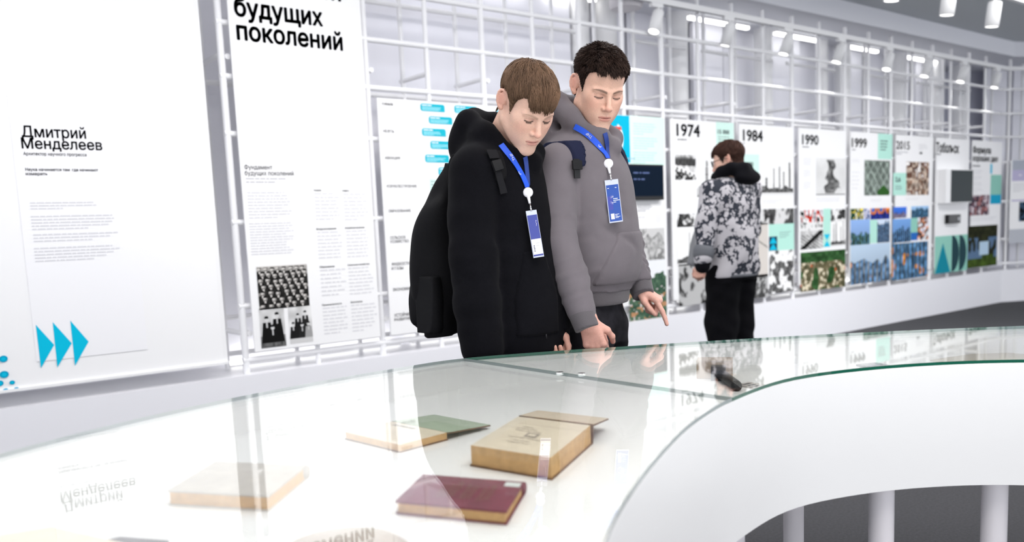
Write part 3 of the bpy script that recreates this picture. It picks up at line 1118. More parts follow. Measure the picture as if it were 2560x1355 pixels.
b90 = year_panel(6, 'year_panel', 'white panel headed 1990 with a signpost photograph and a cyan hourglass')
tp(b90, '1990', (2005, 360), (2046, 363), 336, bold=0.03)
gp(b90, (2006, 366), (2025, 367), 1, 370, INK, h=0.5)
for k in range(3):
    gp(b90, (2008, 395 + 30 * k), (2030, 396 + 30 * k), 6, 415 + 30 * k, INKL, h=0.25)
ph(b90, (2040, 394), (2113, 487), f_sign(5), nx=52)
gp(b90, (2040, 496), (2108, 499), 2, 508, INKL, h=0.25)
ph(b90, (2001, 526), (2057, 554), f_patch(41, [(0.1, 0.1, 0.1), (0.9, 0.9, 0.9), (0.75, 0.2, 0.12), (0.8, 0.8, 0.82), (0.2, 0.2, 0.2)], 6))
ph(b90, (2077, 524), (2113, 552), f_crew(44, 6))
ph(b90, (2001, 557), (2057, 620), f_street(3))
pp(b90, (2058, 522), (2076, 617), MINT)
x0, z0, x1, z1 = rect((2059, 586), (2075, 616))
zm, xm = (z0 + z1) / 2, (x0 + x1) / 2
poly(FP, b90, [(x0, z0), (x1, z0), (xm, zm)], CYAN, 'cyan_triangle')
poly(FP, b90, [(x1, z1), (x0, z1), (xm, zm)], CYAN, 'cyan_triangle')
ph(b90, (2077, 553), (2113, 614), f_towers(33, 4, 0.3))
ph(b90, (2001, 632), (2113, 716), f_aerial(7), nx=80)

b99 = year_panel(7, 'year_panel', 'white panel headed 1999 with an aerial city photograph and mint corner')
tp(b99, '1999', (2129, 367), (2167, 370), 345, bold=0.03)
gp(b99, (2130, 373), (2150, 374), 1, 377, INK, h=0.5)
patch(FP, b99, W(2195, 340)[0], W(2210, 398)[1], P0 + 7 * PITCH + PW, Z1 - 0.001, MINT)
gp(b99, (2201, 351), (2220, 352), 4, 380, INK, h=0.35)
ph(b99, (2161, 400), (2224, 488), f_map(3), nx=50)
gp(b99, (2130, 398), (2152, 399), 3, 408, INKL, h=0.25)
gp(b99, (2130, 430), (2150, 431), 5, 480, INKL, h=0.15)
gp(b99, (2176, 499), (2205, 500), 2, 507, INKL, h=0.25)
ph(b99, (2126, 522), (2158, 548), f_patch(5, [(0.2, 0.3, 0.2), (0.85, 0.75, 0.3), (0.15, 0.3, 0.25), (0.9, 0.85, 0.7)], 6))
ph(b99, (2159, 522), (2174, 548), f_patch(6, [(0.8, 0.8, 0.9), (0.3, 0.4, 0.6)], 5), nx=16)
ph(b99, (2176, 521), (2224, 547), f_patch(8, [(0.25, 0.4, 0.7), (0.8, 0.45, 0.2), (0.15, 0.2, 0.5), (0.4, 0.2, 0.15)], 5))
ph(b99, (2126, 550), (2174, 610), f_plant(11, sky=(0.55, 0.68, 0.88), steel=(0.22, 0.30, 0.14), orange=0.1, hor=0.42))
pp(b99, (2175, 550), (2193, 607), MINT)
ph(b99, (2193, 549), (2224, 605), f_plant(13, sky=(0.8, 0.85, 0.92), steel=(0.3, 0.33, 0.38), orange=0.0, hor=0.8))
ph(b99, (2126, 614), (2224, 700), f_plant(15, sky=(0.70, 0.78, 0.86), steel=(0.42, 0.46, 0.50), orange=0.18, hor=0.55), nx=60)

b15 = year_panel(8, 'year_panel', 'white panel headed 2015 with a mint square and industrial colour photographs')
tp(b15, '2015', (2240, 372), (2274, 374), 352, bold=0.02)
gp(b15, (2240, 379), (2278, 381), 2, 389, INKB, h=0.25)
gp(b15, (2297, 361), (2320, 362), 4, 377, INKG, h=0.25)
gp(b15, (2299, 380), (2315, 381), 1, 387, INK, h=0.7)
ph(b15, (2266, 404), (2321, 487), f_patch(19, [(0.50, 0.40, 0.34), (0.75, 0.68, 0.62), (0.42, 0.30, 0.25), (0.9, 0.87, 0.85)], 8), nx=40)
pp(b15, (2233, 432), (2265, 488), MINT)
tp(b15, '2,6', (2238, 454), (2251, 454), 443, INKB, bold=0.03)
gp(b15, (2238, 464), (2256, 464), 3, 477, INKB, h=0.3)
gp(b15, (2264, 495), (2302, 496), 2, 503, INKL, h=0.25)
ph(b15, (2233, 518), (2266, 544), f_plant(21, sky=(0.25, 0.45, 0.85), steel=(0.5, 0.4, 0.45), orange=0.1, hor=0.4), nx=24)
ph(b15, (2278, 516), (2321, 543), f_plant(22, sky=(0.6, 0.75, 0.9), steel=(0.2, 0.3, 0.35), orange=0.0, hor=0.7), nx=24)
ph(b15, (2231, 548), (2276, 604), f_plant(23, sky=(0.45, 0.62, 0.85), steel=(0.22, 0.24, 0.28), orange=0.0, hor=0.5), nx=30)
pp(b15, (2277, 545), (2293, 600), MINTD)
pp(b15, (2277, 582), (2293, 600), mat('blue_print', (0.02, 0.14, 0.50), 0.7, spec=0.1), lift=0.0016)
ph(b15, (2294, 544), (2320, 598), f_patch(25, [(0.9, 0.9, 0.92), (0.25, 0.25, 0.3), (0.8, 0.5, 0.3), (0.85, 0.85, 0.9)], 5), nx=20)
ph(b15, (2230, 610), (2318, 690), f_plant(27, sky=(0.6, 0.72, 0.82), steel=(0.30, 0.40, 0.48), orange=0.32, hor=1.2), nx=60)

bt = year_panel(9, 'town_panel', 'white panel with a bold place name, a square dark screen and mint base')
tp(bt, 'Тобольск', (2340, 380), (2397, 381), 357, bold=0.035)
gp(bt, (2340, 384), (2368, 386), 1, 389, INK, h=0.5)
x0, z0, x1, z1 = rect((2332, 592), (2410, 676))
patch(FP, bt, P0 + 9 * PITCH, z0, P0 + 9 * PITCH + PW, z1, MINTD)
xc = P0 + 9 * PITCH
poly(FP, bt, [(xc + 0.01, z0), (xc + 0.40, z0), (xc + 0.20, z0 + 0.36)], mat('petrol_print', (0.0, 0.24, 0.33), 0.7, spec=0.1), 'petrol_triangle')
DKT = mat('dark_teal_print', (0.012, 0.05, 0.065), 0.7, spec=0.1)
for xo in (0.43, 0.625):
    poly(FP, bt, [(xc + xo, z0), (xc + xo, z1)] + [(xc + xo + 0.19 * math.sin(t), (z0 + z1) / 2 + (z1 - z0) / 2 * math.cos(t)) for t in np.linspace(0.25, 2.9, 14)], DKT, 'dark_half_disc')
sq = thing('wall_screen', (10.75, YP, 1.25), 'square dark glass screen box below the bold place name', 'screen')
x0, z0, x1, z1 = rect((2340, 424), (2427, 507))
box('housing', (10.32, YP - 0.10, z0), (10.98, YP - 0.002, z1), BOARD, sq)
box('display', (10.44, YP - 0.103, z0 + 0.01), (11.0, YP - 0.0995, z1 - 0.01), mat('dark_glass', (0.012, 0.022, 0.026), 0.4, spec=0.06), sq)
dv = thing('wall_device', (10.7, YP, W(2375, 558)[1]), 'small black wall device under the square screen', 'device')
x0, z0, x1, z1 = rect((2362, 537), (2391, 558))
box('case', (x0, YP - 0.05, z0), (x1, YP - 0.001, z1), BLACKP, dv, bevel=0.004)
tube('button', (x1 - 0.05, YP - 0.052, (z0 + z1) / 2), (x1 - 0.05, YP - 0.05, (z0 + z1) / 2), 0.022, mat('button_grey', (0.4, 0.42, 0.45), 0.4), dv)

bf = year_panel(10, 'heading_panel', 'white panel with a two-line bold heading above a dark green group photograph')
tp(bf, 'Формула', (2432, 382), (2477, 384), 366, bold=0.035)
tp(bf, 'хороших дел', (2431, 402), (2494, 404), 388, bold=0.035)
gp(bf, (2431, 413), (2462, 415), 1, 419, INK, h=0.5)
for k in range(4):
    gp(bf, (2430, 425 + 15 * k), (2458, 426 + 15 * k), 4, 437 + 15 * k, INKL, h=0.3)
pp(bf, (2476, 410), (2480, 434), CYAN)
xe = P0 + 10 * PITCH + PW
patch(FP, bf, W(2477, 437)[0], W(2480, 487)[1], xe, W(2480, 437)[1], MINTD)
patch(FP, bf, W(2477, 437)[0], W(2480, 510)[1], xe, W(2480, 487)[1], TEAL)
ph(bf, (2424, 488), (2472, 537), f_patch(51, [(0.45, 0.35, 0.4), (0.75, 0.7, 0.72), (0.3, 0.25, 0.3), (0.65, 0.45, 0.45)], 9), nx=36)
gp(bf, (2427, 545), (2490, 545), 2, 556, INKL, h=0.3)


def f_lawn(x, y, a):
    k = 0.7 + 0.6 * vnoise(x * 12, y * 12, 3)
    r, g, b = 0.16 * k, 0.17 * k, 0.10 * k
    low = y < 0.28
    r, g, b = np.where(low, 0.24 * k, r), np.where(low, 0.31 * k, g), np.where(low, 0.12 * k, b)
    ppl = (y > 0.22) & (y < 0.72) & (vnoise(x * 14, y * 4, 8) > 0.4)
    r, g, b = np.where(ppl, 0.36, r), np.where(ppl, 0.46, g), np.where(ppl, 0.58, b)
    bn = (np.abs(x - 0.55) < 0.16) & (y > 0.3) & (y < 0.62)
    return np.where(bn, 0.72, r), np.where(bn, 0.82, g), np.where(bn, 0.90, b)


ph(bf, (2420, 566), (2491, 662), f_lawn, nx=44)

# ---- panel on the turned end of the wall
s0, s1, za, zb = 0.12, 1.5, 0.76, 1.83
bo = bent(s0, YP - 0.01, za)
FE = Face(bo, BDIR, (0, 0, 1))
pts = [FE.p(0, 0), FE.p(s1 - s0, 0), FE.p(s1 - s0, zb - za), FE.p(0, zb - za)]
V = [p for p in pts] + [p - FE.n * 0.012 for p in pts]
be = mesh_obj('colour_panel', V, [(0, 1, 2, 3), (7, 6, 5, 4), (0, 4, 5, 1), (1, 5, 6, 2), (2, 6, 7, 3), (3, 7, 4, 0)], BOARD, loc=tuple(bo))
tag(be, 'rightmost panel with lilac, green and maroon bands on the turned wall', 'panel')
hh = zb - za
LIL = mat('lilac_print', (0.50, 0.47, 0.66), 0.7, spec=0.1)
MRN = mat('maroon_print', (0.28, 0.05, 0.14), 0.7, spec=0.1)
patch(FE, be, 0.02, hh - 0.13, 0.30, hh - 0.005, mat('slate_print', (0.42, 0.45, 0.52), 0.7, spec=0.1))
patch(FE, be, 0.30, hh - 0.13, 1.3, hh - 0.005, MINTD)
patch(FE, be, 0.02, hh - 0.27, 0.30, hh - 0.13, LIL)
patch(FE, be, 0.30, hh - 0.27, 1.3, hh - 0.13, MRN)
lettering(FE, be, '8', 0.335, hh - 0.23, 0.075, BOARD, bold=0.01)
greek(FE, be, 0.46, hh - 0.19, 0.18, 1, 0.03, BOARD)
greek(FE, be, 0.12, hh - 0.19, 0.12, 1, 0.03, BOARD)
for u in (0.04, 0.34):
    greek(FE, be, u, hh - 0.30, 0.24, 6, 0.02, INKL)
patch(FE, be, 0.02, hh - 0.53, 0.30, hh - 0.51, LIL)
patch(FE, be, 0.30, hh - 0.53, 1.3, hh - 0.51, MRN)
photo(FE, be, 0.14, 0.28, 0.26, hh - 0.54, f_patch(61, [(0.05, 0.06, 0.08), (0.3, 0.4, 0.5), (0.06, 0.08, 0.1), (0.1, 0.12, 0.15)], 4), nx=16)
photo(FE, be, 0.44, 0.42, 0.62, hh - 0.55, f_patch(62, [(0.1, 0.1, 0.1), (0.8, 0.8, 0.75), (0.3, 0.3, 0.25)], 4), nx=16)
greek(FE, be, 0.30, hh - 0.56, 0.1, 10, 0.022, INKL)
patch(FE, be, 0.0, 0.0, 1.38, 0.18, mat('base_grey_print', (0.50, 0.52, 0.57), 0.7, spec=0.1))

# ------------------------------------------------------------------ curved glass show case
TOP, BED, LOWZ = 0.82, 0.735, 0.505


def smooth_line(pts, n):
    """Catmull-Rom through the points, resampled to n points of equal arc length"""
    P = np.array(pts, float)
    P = np.vstack([2 * P[0] - P[1], P, 2 * P[-1] - P[-2]])
    out = []
    for i in range(1, len(P) - 2):
        for t in np.linspace(0, 1, 24, endpoint=False):
            a, b, c, d = P[i - 1], P[i], P[i + 1], P[i + 2]
            out.append(0.5 * (2 * b + (c - a) * t + (2 * a - 5 * b + 4 * c - d) * t * t + (3 * b - a - 3 * c + d) * t ** 3))
    out.append(P[-2])
    out = np.array(out)
    s = np.concatenate([[0], np.cumsum(np.linalg.norm(np.diff(out, axis=0), axis=1))])
    q = np.linspace(0, s[-1], n)
    return np.stack([np.interp(q, s, out[:, k]) for k in range(out.shape[1])], 1)


FAR_ = smooth_line([(-0.55, 1.22), (-0.15, 1.57), (0.23, 1.80), (0.55, 1.945), (0.90, 2.03), (1.25, 2.068), (1.46, 2.06), (1.72, 1.945), (1.94, 1.82), (2.26, 1.635), (2.60, 1.40), (2.94, 1.12), (3.3, 0.75), (3.55, 0.30)], 90)
NEAR_ = smooth_line([(0.20, 0.18), (0.42, 0.47), (0.68, 0.70), (0.89, 0.842), (1.14, 0.982), (1.29, 1.05), (1.45, 1.105), (1.69, 1.148), (1.88, 1.118), (2.09, 1.018), (2.27, 0.858), (2.42, 0.60), (2.50, 0.25), (2.5, -0.1)], 90)
# parameter of the glass joint: straight across at X = 1.455
JX = 1.456
CASEM = mat('showcase_white', (0.92, 0.92, 0.915), 0.35)
BEDM = mat('display_bed_white', (0.90, 0.90, 0.895), 0.6)
case = thing('show_case', (1.45, 1.6, 0.0), 'curved white museum show case on round legs under a glass top', 'show case')


def wall_strip(name, line, z0, z1, t, material, flip=1):
    """upright band following a plan curve with thickness t to one side"""
    L = np.asarray(line)
    tg = np.gradient(L, axis=0)
    tg /= np.linalg.norm(tg, axis=1)[:, None]
    N = np.stack([-tg[:, 1], tg[:, 0]], 1) * t * flip
    A, B = L, L + N
    n = len(L)
    V = [(*p, z0) for p in A] + [(*p, z1) for p in A] + [(*p, z1) for p in B] + [(*p, z0) for p in B]
    Fc = []
    for i in range(n - 1):
        for k in range(4):
            k2 = (k + 1) % 4
            Fc.append((k * n + i, k * n + i + 1, k2 * n + i + 1, k2 * n + i))
    Fc += [(0, n, 2 * n, 3 * n), (4 * n - 1, 3 * n - 1, 2 * n - 1, n - 1)]
    if flip > 0:
        Fc = [f[::-1] for f in Fc]
    o = mesh_obj(name, V, Fc, material, case, smooth=True)
    bm = bmesh.new()
    bm.from_mesh(o.data)
    bmesh.ops.recalc_face_normals(bm, faces=bm.faces)
    bm.to_mesh(o.data)
    bm.free()
    o.data.set_sharp_from_angle(angle=math.radians(40))
    return o


def slab(name, A, B, z0, z1, material, parent, mats=None):
    """flat slab between two plan curves"""
    n = len(A)
    V = [(*p, z1) for p in A] + [(*p, z1) for p in B] + [(*p, z0) for p in A] + [(*p, z0) for p in B]
    Fc, fm_ = [], []
    for i in range(n - 1):
        Fc.append((i, n + i, n + i + 1, i + 1)); fm_.append(0)
        Fc.append((2 * n + i, 2 * n + i + 1, 3 * n + i + 1, 3 * n + i)); fm_.append(0)
        Fc.append((i, i + 1, 2 * n + i + 1, 2 * n + i)); fm_.append(1)
        Fc.append((n + i, 3 * n + i, 3 * n + i + 1, n + i + 1)); fm_.append(1)
    Fc += [(0, 2 * n, 3 * n, n), (n - 1, 2 * n - 1, 4 * n - 1, 3 * n - 1)]
    fm_ += [1, 1]
    mm = mats or [material, material]
    o = mesh_obj(name, V, Fc, material, parent, mats=mm, fmat=fm_)
    bm = bmesh.new()
    bm.from_mesh(o.data)
    bmesh.ops.recalc_face_normals(bm, faces=bm.faces)
    bm.to_mesh(o.data)
    bm.free()
    return o


def cut(line, x0=None, x1=None):
    L = np.asarray(line)
    k = np.ones(len(L), bool)
    if x0 is not None:
        k &= L[:, 0] > x0
    if x1 is not None:
        k &= L[:, 0] < x1
    M = L[k]
    if x1 is not None:
        j = np.argmax(L[:, 0] >= x1)
        t = (x1 - L[j - 1, 0]) / (L[j, 0] - L[j - 1, 0])
        M = np.vstack([M, L[j - 1] + t * (L[j] - L[j - 1])])
    if x0 is not None:
        j = np.argmax(L[:, 0] >= x0)
        t = (x0 - L[j - 1, 0]) / (L[j, 0] - L[j - 1, 0])
        M = np.vstack([L[j - 1] + t * (L[j] - L[j - 1]), M])
    return M


def resamp(L, n):
    s = np.concatenate([[0], np.cumsum(np.linalg.norm(np.diff(L, axis=0), axis=1))])
    q = np.linspace(0, s[-1], n)
    return np.stack([np.interp(q, s, L[:, k]) for k in range(2)], 1)


wall_strip('front_apron', NEAR_, LOWZ, TOP - 0.009, 0.018, CASEM, 1)
wall_strip('rear_apron', FAR_, LOWZ, TOP - 0.009, 0.018, CASEM, -1)
def inset_line(L, t):
    tg = np.gradient(L, axis=0)
    tg /= np.linalg.norm(tg, axis=1)[:, None]
    return L + np.stack([-tg[:, 1], tg[:, 0]], 1) * t


FAR_I, NEAR_I = inset_line(FAR_, -0.012), inset_line(NEAR_, 0.012)
slab('display_bed', FAR_I, NEAR_I, BED - 0.02, BED, BEDM, case)
slab('case_underside', FAR_I, NEAR_I, LOWZ + 0.004, LOWZ + 0.018, CASEM, case)
EDG = mat('green_glass_edge', (0.004, 0.11, 0.065), 0.08, spec=0.8)
GLS = glass_mat('clear_float_glass', (0.982, 0.990, 0.984))
fl, nl = resamp(cut(FAR_, x1=JX - 0.0012), 48), resamp(cut(NEAR_, x1=JX - 0.0012), 48)
fr_, nr_ = resamp(cut(FAR_, x0=JX + 0.0012), 48), resamp(cut(NEAR_, x0=JX + 0.0012), 48)
EDL = mat('grey_reflection_glass_edge', (0.26, 0.31, 0.31), 0.12, spec=0.8)  # reflected pale surroundings put into the left edge as grey
slab('glass_pane', fl, nl, TOP - 0.008, TOP, GLS, case, [GLS, EDL])
slab('glass_pane', fr_, nr_, TOP - 0.008, TOP, GLS, case, [GLS, EDG])
# divider under the glass joint and its lock
LEGM = mat('leg_enamel', (0.80, 0.77, 0.80), 0.35)
for p in ((1.575, 1.205), (2.06, 1.105), (2.30, 0.93), (0.95, 1.02), (0.62, 1.80), (1.45, 1.95), (2.30, 1.52), (0.0, 1.45)):
    tube('leg', (p[0], p[1], 0.0), (p[0], p[1], LOWZ + 0.004), 0.031, LEGM, case, seg=28)
for k, (px, py) in enumerate(((1412, 931), (1448, 937))):
    q = onZ(px, py, TOP)
    V, Fc = lathe_geo([(0.008, 0), (0.010, 0.001), (0.010, 0.003), (0.0, 0.0035)], 16)
    mesh_obj('glass_lock', np.array(V) + [JX + (0.011 if k else -0.011), q[1], TOP + 0.0002], Fc, mat('chrome', (0.75, 0.76, 0.74), 0.15, metal=1.0), case)

# ------------------------------------------------------------------ exhibits inside the case
PAGE = mat('aged_paper', (0.62, 0.47, 0.28), 0.8, vary=0.08, vscale=30)
PAGEL = mat('pale_page', (0.80, 0.70, 0.55), 0.8, vary=0.05, vscale=20)
PEDGE = mat('page_block_edge', (0.74, 0.46, 0.20), 0.85, bump=0.35, bscale=500, vary=0.12, vscale=60)
INKP = mat('faded_ink', (0.38, 0.33, 0.28), 0.7)


def bed_quad(pts, z=BED):
    return [onZ(x, y, z)[:2] for x, y in pts]


def block(name, quad, z0, z1, material, parent, mats=None, inset=0.0, fore=0.0):
    """book block over a plan quadrilateral; first material top, second sides"""
    Q = np.array(quad, float)
    c = Q.mean(0)
    if inset:
        Q = c + (Q - c) * (1 - inset)
    V = [(*p, z0) for p in Q] + [(*p, z1) for p in Q]
    Fc = [(3, 2, 1, 0), (4, 5, 6, 7)] + [(i, (i + 1) % 4, 4 + (i + 1) % 4, 4 + i) for i in range(4)]
    o = mesh_obj(name, V, Fc, material, parent, mats=mats or [material, material], fmat=[0, 0, 1, 1, 1, 1])
    bm = bmesh.new()
    bm.from_mesh(o.data)
    bmesh.ops.recalc_face_normals(bm, faces=bm.faces)
    bm.to_mesh(o.data)
    bm.free()
    return o


class QuadFace(Face):
    """print surface on the top of a plan quadrilateral (corner, right edge, up edge)"""

    def __init__(self, q0, qu, qv, z):
        u = np.array([*(np.array(qu) - q0), 0.0])
        v = np.array([*(np.array(qv) - q0), 0.0])
        self.U, self.V = np.linalg.norm(u), np.linalg.norm(v)
        Face.__init__(self, (*q0, z), u / self.U, v / self.V)
        self.n = np.array([0, 0, 1.0])


def par(a, b, d):
    """fourth corner"""
    return np.array(b) + np.array(d) - np.array(a)


# closed maroon book: near edge shows the page block
q = [np.array(p) for p in ((0.690, 1.190), (0.808, 1.290), (0.925, 1.113), (0.783, 1.018))]
q[2] = par(q[0], q[1], q[3])
mb = thing('maroon_book', (*np.mean(q, 0), BED), 'closed maroon cloth book with a white label on its corner', 'book')
MAR = mat('maroon_cloth', (0.19, 0.028, 0.055), 0.6, bump=0.25, bscale=900, vary=0.18, vscale=25)
z = BED
block('back_cover', q, z, z + 0.003, MAR, mb)
block('page_block', q, z + 0.003, z + 0.019, PEDGE, mb, inset=0.035)
block('front_cover', q, z + 0.019, z + 0.0225, MAR, mb)
ax = (q[2] - q[1]) / np.linalg.norm(q[2] - q[1])
V, Fc = path_tube_geo([(*(q[1] + (q[2] - q[1]) * t), z + 0.0113) for t in np.linspace(0, 1, 3)], 0.0112, 12)
mesh_obj('spine', V, Fc, MAR, mb, smooth=True)
qf = QuadFace(q[1], q[2], q[0], z + 0.0226)
patch(qf, mb, qf.U * 0.84, qf.V * 0.05, qf.U * 0.985, qf.V * 0.20, mat('paper_label', (0.72, 0.76, 0.74), 0.7), 'spine_label', lift=0.0004)
GILT = mat('dull_gilt', (0.19, 0.055, 0.045), 0.45)
for k, (u0, n_) in enumerate(((0.30, 3), (0.52, 2), (0.68, 2))):
    for j in range(n_):
        greek(qf, mb, qf.U * u0 + 0.012 * j, qf.V * (0.75 - 0.04 * j), 0.012, 6, qf.V * 0.09, GILT, h=0.6, lift=0.0004, name='gilt_lettering')

# thick open book
q = [np.array(p) for p in ((0.945, 1.338), (1.178, 1.475), (1.205, 1.262), (0.990, 1.148))]
q[2] = par(q[0], q[1], q[3])
tb = thing('thick_open_book', (*np.mean(q, 0), BED), 'thick old book with tan page edges, its front cover folded open', 'book')
BRN = mat('worn_brown_board', (0.19, 0.10, 0.05), 0.75, vary=0.3, vscale=40)
block('back_cover', q, z, z + 0.003, BRN, tb)
block('page_block', q, z + 0.003, z + 0.041, PAGEL, tb, mats=[PAGEL, PEDGE], inset=0.03)
u = q[2] - q[1]
out = (q[1] - q[0]) / np.linalg.norm(q[1] - q[0])
cv = [q[1] + out * 0.01, q[1] + out * 0.135, q[2] + out * 0.135, q[2] + out * 0.01]
V = [(*cv[0], z + 0.040), (*cv[1], z + 0.026), (*cv[2], z + 0.026), (*cv[3], z + 0.040), (*cv[0], z + 0.0355), (*cv[1], z + 0.0225), (*cv[2], z + 0.0225), (*cv[3], z + 0.0355)]
FLY = mat('fly_leaf', (0.68, 0.56, 0.42), 0.8)
mesh_obj('open_cover', V, [(0, 1, 2, 3)[::-1], (4, 5, 6, 7), (0, 4, 5, 1), (1, 5, 6, 2), (2, 6, 7, 3), (3, 7, 4, 0)], FLY, tb, mats=[FLY, BRN], fmat=[0, 1, 1, 1, 1, 1])
V = [(*(q[1] + out * 0.004), z + 0.0), (*(q[1] + out * 0.012), z + 0.040), (*(q[2] + out * 0.012), z + 0.040), (*(q[2] + out * 0.004), z + 0.0)]
V += [(p[0] - out[0] * 0.004, p[1] - out[1] * 0.004, p[2]) for p in V]
mesh_obj('spine', V, [(0, 1, 2, 3), (7, 6, 5, 4), (0, 4, 5, 1), (1, 5, 6, 2), (2, 6, 7, 3), (3, 7, 4, 0)], BRN, tb)
qf = QuadFace(q[3] + 0.1 * (q[0] - q[3]), q[0], q[2], z + 0.041)
# title page: short centred rows, reading away from the spine
qf = QuadFace(q[0] * 0.97 + q[2] * 0.03, q[3], q[1], z + 0.0412)
for k, (v_, w_) in enumerate(((0.30, 0.5), (0.36, 0.62), (0.42, 0.55), (0.62, 0.5), (0.70, 0.3), (0.76, 0.4))):
    greek(qf, tb, qf.U * (0.5 - w_ / 2), qf.V * (1 - v_), qf.U * w_, 1, 0.009, INKP, h=0.3, lift=0.0004, name='printed_line')
patch(qf, tb, qf.U * 0.42, qf.V * 0.42, qf.U * 0.58, qf.V * 0.54, INKP, 'printed_vignette', lift=0.0004)
patch(qf, tb, qf.U * 0.45, qf.V * 0.45, qf.U * 0.55, qf.V * 0.51, PAGEL, 'printed_vignette', lift=0.0007)

# thin open book with a green end paper
q = [np.array(p) for p in bed_quad(((862, 1088), (980, 1060), (1132, 1086), (1000, 1121)), BED + 0.01)]
gb = thing('green_lined_book', (*np.mean(q, 0), BED), 'open book with a pale green end paper lying farthest from the viewer', 'book')
q[2] = par(q[0], q[1], q[3])
block('back_cover', q, z, z + 0.003, BRN, gb)
block('page_block', q, z + 0.003, z + 0.017, PAGEL, gb, mats=[PAGEL, PEDGE], inset=0.02)
out = (q[1] - q[0]) / np.linalg.norm(q[1] - q[0])
wd = np.linalg.norm(q[1] - q[0]) * 0.98
GRN = mat('green_end_paper', (0.40, 0.48, 0.36), 0.8, vary=0.08, vscale=30)
V = []
for dz in (0.0, -0.0035):
    V += [(*q[1], z + 0.017 + dz), (*(q[1] + out * wd), z + 0.009 + dz), (*(q[2] + out * wd), z + 0.009 + dz), (*q[2], z + 0.017 + dz)]
mesh_obj('open_cover', V, [(3, 2, 1, 0), (4, 5, 6, 7), (0, 1, 5, 4), (1, 2, 6, 5), (2, 3, 7, 6), (3, 0, 4, 7)], GRN, gb, mats=[GRN, BRN], fmat=[0, 1, 1, 1, 1, 1])
qf = QuadFace(q[0], q[3], q[1], z + 0.0172)
lettering(qf, gb, 'ГЕОЛОГИЯ', qf.U * 0.18, qf.V * 0.80, 0.010, INKP, bold=0.02, lift=0.0004)

# plain closed book at the left, mostly under the reflection
q = [np.array(p) for p in bed_quad(((420, 1247), (540, 1172), (778, 1192), (672, 1262)), BED + 0.012)]
q[2] = par(q[0], q[1], q[3])
pb_ = thing('grey_beige_book', (*np.mean(q, 0), BED), 'closed grey-beige book half lost under the glass reflection', 'book')
GBE = mat('grey_beige_cloth', (0.56, 0.52, 0.47), 0.75, vary=0.1, vscale=30)
block('back_cover', q, z, z + 0.003, GBE, pb_)
block('page_block', q, z + 0.003, z + 0.024, PEDGE, pb_, inset=0.03)
block('front_cover', q, z + 0.024, z + 0.027, GBE, pb_)
V, Fc = path_tube_geo([(*(q[1] + (q[2] - q[1]) * t), z + 0.0135) for t in np.linspace(0, 1, 3)], 0.0133, 12)
mesh_obj('spine', V, Fc, GBE, pb_, smooth=True)

# open book at the lower left corner, only its far edge in view
q = [np.array(p) for p in bed_quad(((-60, 1352), (130, 1322), (300, 1338), (200, 1420)), BED + 0.01)]
q[2] = par(q[0], q[1], q[3])
ob = thing('dark_covered_book', (*np.mean(q, 0), BED), 'open book at the lower left corner with a dark cover flap', 'book')
block('back_cover', q, z, z + 0.003, BRN, ob)
block('page_block', q, z + 0.003, z + 0.014, PAGEL, ob, mats=[PAGEL, PEDGE], inset=0.02)
q2 = [np.array(p) for p in bed_quad(((250, 1352), (300, 1341), (422, 1350), (380, 1400)), BED + 0.006)]
block('open_cover', q2, z, z + 0.006, mat('dark_slate_cloth', (0.05, 0.045, 0.06), 0.7), ob)

# rounded stone medallion
cc = np.array([0.512, 1.035])
st = thing('stone_medallion', (*cc, BED), 'rounded polished stone disc cut by the lower edge of the photo', 'medallion')
STN = mat('warm_stone', (0.50, 0.43, 0.38), 0.25, vary=0.12, vscale=18)
R_ = 0.098
prof = [(0.0, 0.0), (R_ * 0.9, 0.0), (R_, 0.008), (R_ * 0.99, 0.016), (R_ * 0.93, 0.026), (R_ * 0.78, 0.036), (R_ * 0.5, 0.043), (R_ * 0.2, 0.0455), (0.0, 0.046)]
V, Fc = lathe_geo(prof, 40)
mesh_obj('stone_body', np.array(V) + [*cc, BED], Fc, STN, st, smooth=True)

# hammer-like tool with a black handle, right hand pane
hm = thing('black_handled_tool', (1.99, 1.5, BED), 'black round-handled tool with a tan block head in the right-hand case', 'tool')
a = onZ(1843, 966, BED + 0.014)
b = onZ(1797, 930, BED + 0.020)
V, Fc = path_tube_geo([a, a + (b - a) * 0.06, a + (b - a) * 0.5, b], [0.0135, 0.0150, 0.0145, 0.0140], 16)
mesh_obj('handle', V, Fc, BLACKP, hm, smooth=True)
c = onZ(1793, 912, BED + 0.03)
V, Fc = box_geo((-0.035, -0.05, -0.026), (0.035, 0.05, 0.026))
an = math.radians(35)
V = [(x * math.cos(an) - y * math.sin(an) + b[0] + 0.02, x * math.sin(an) + y * math.cos(an) + b[1] + 0.03, zz + BED + 0.027) for x, y, zz in V]
mesh_obj('tool_head', V, Fc, mat('tan_wood', (0.50, 0.38, 0.27), 0.6), hm)
V, Fc = box_geo((-0.038, -0.02, -0.02), (0.038, 0.02, 0.02))
V = [(x * math.cos(an) - y * math.sin(an) + b[0], x * math.sin(an) + y * math.cos(an) + b[1], zz + BED + 0.021) for x, y, zz in V]
mesh_obj('ferrule', V, Fc, BLACKP, hm)
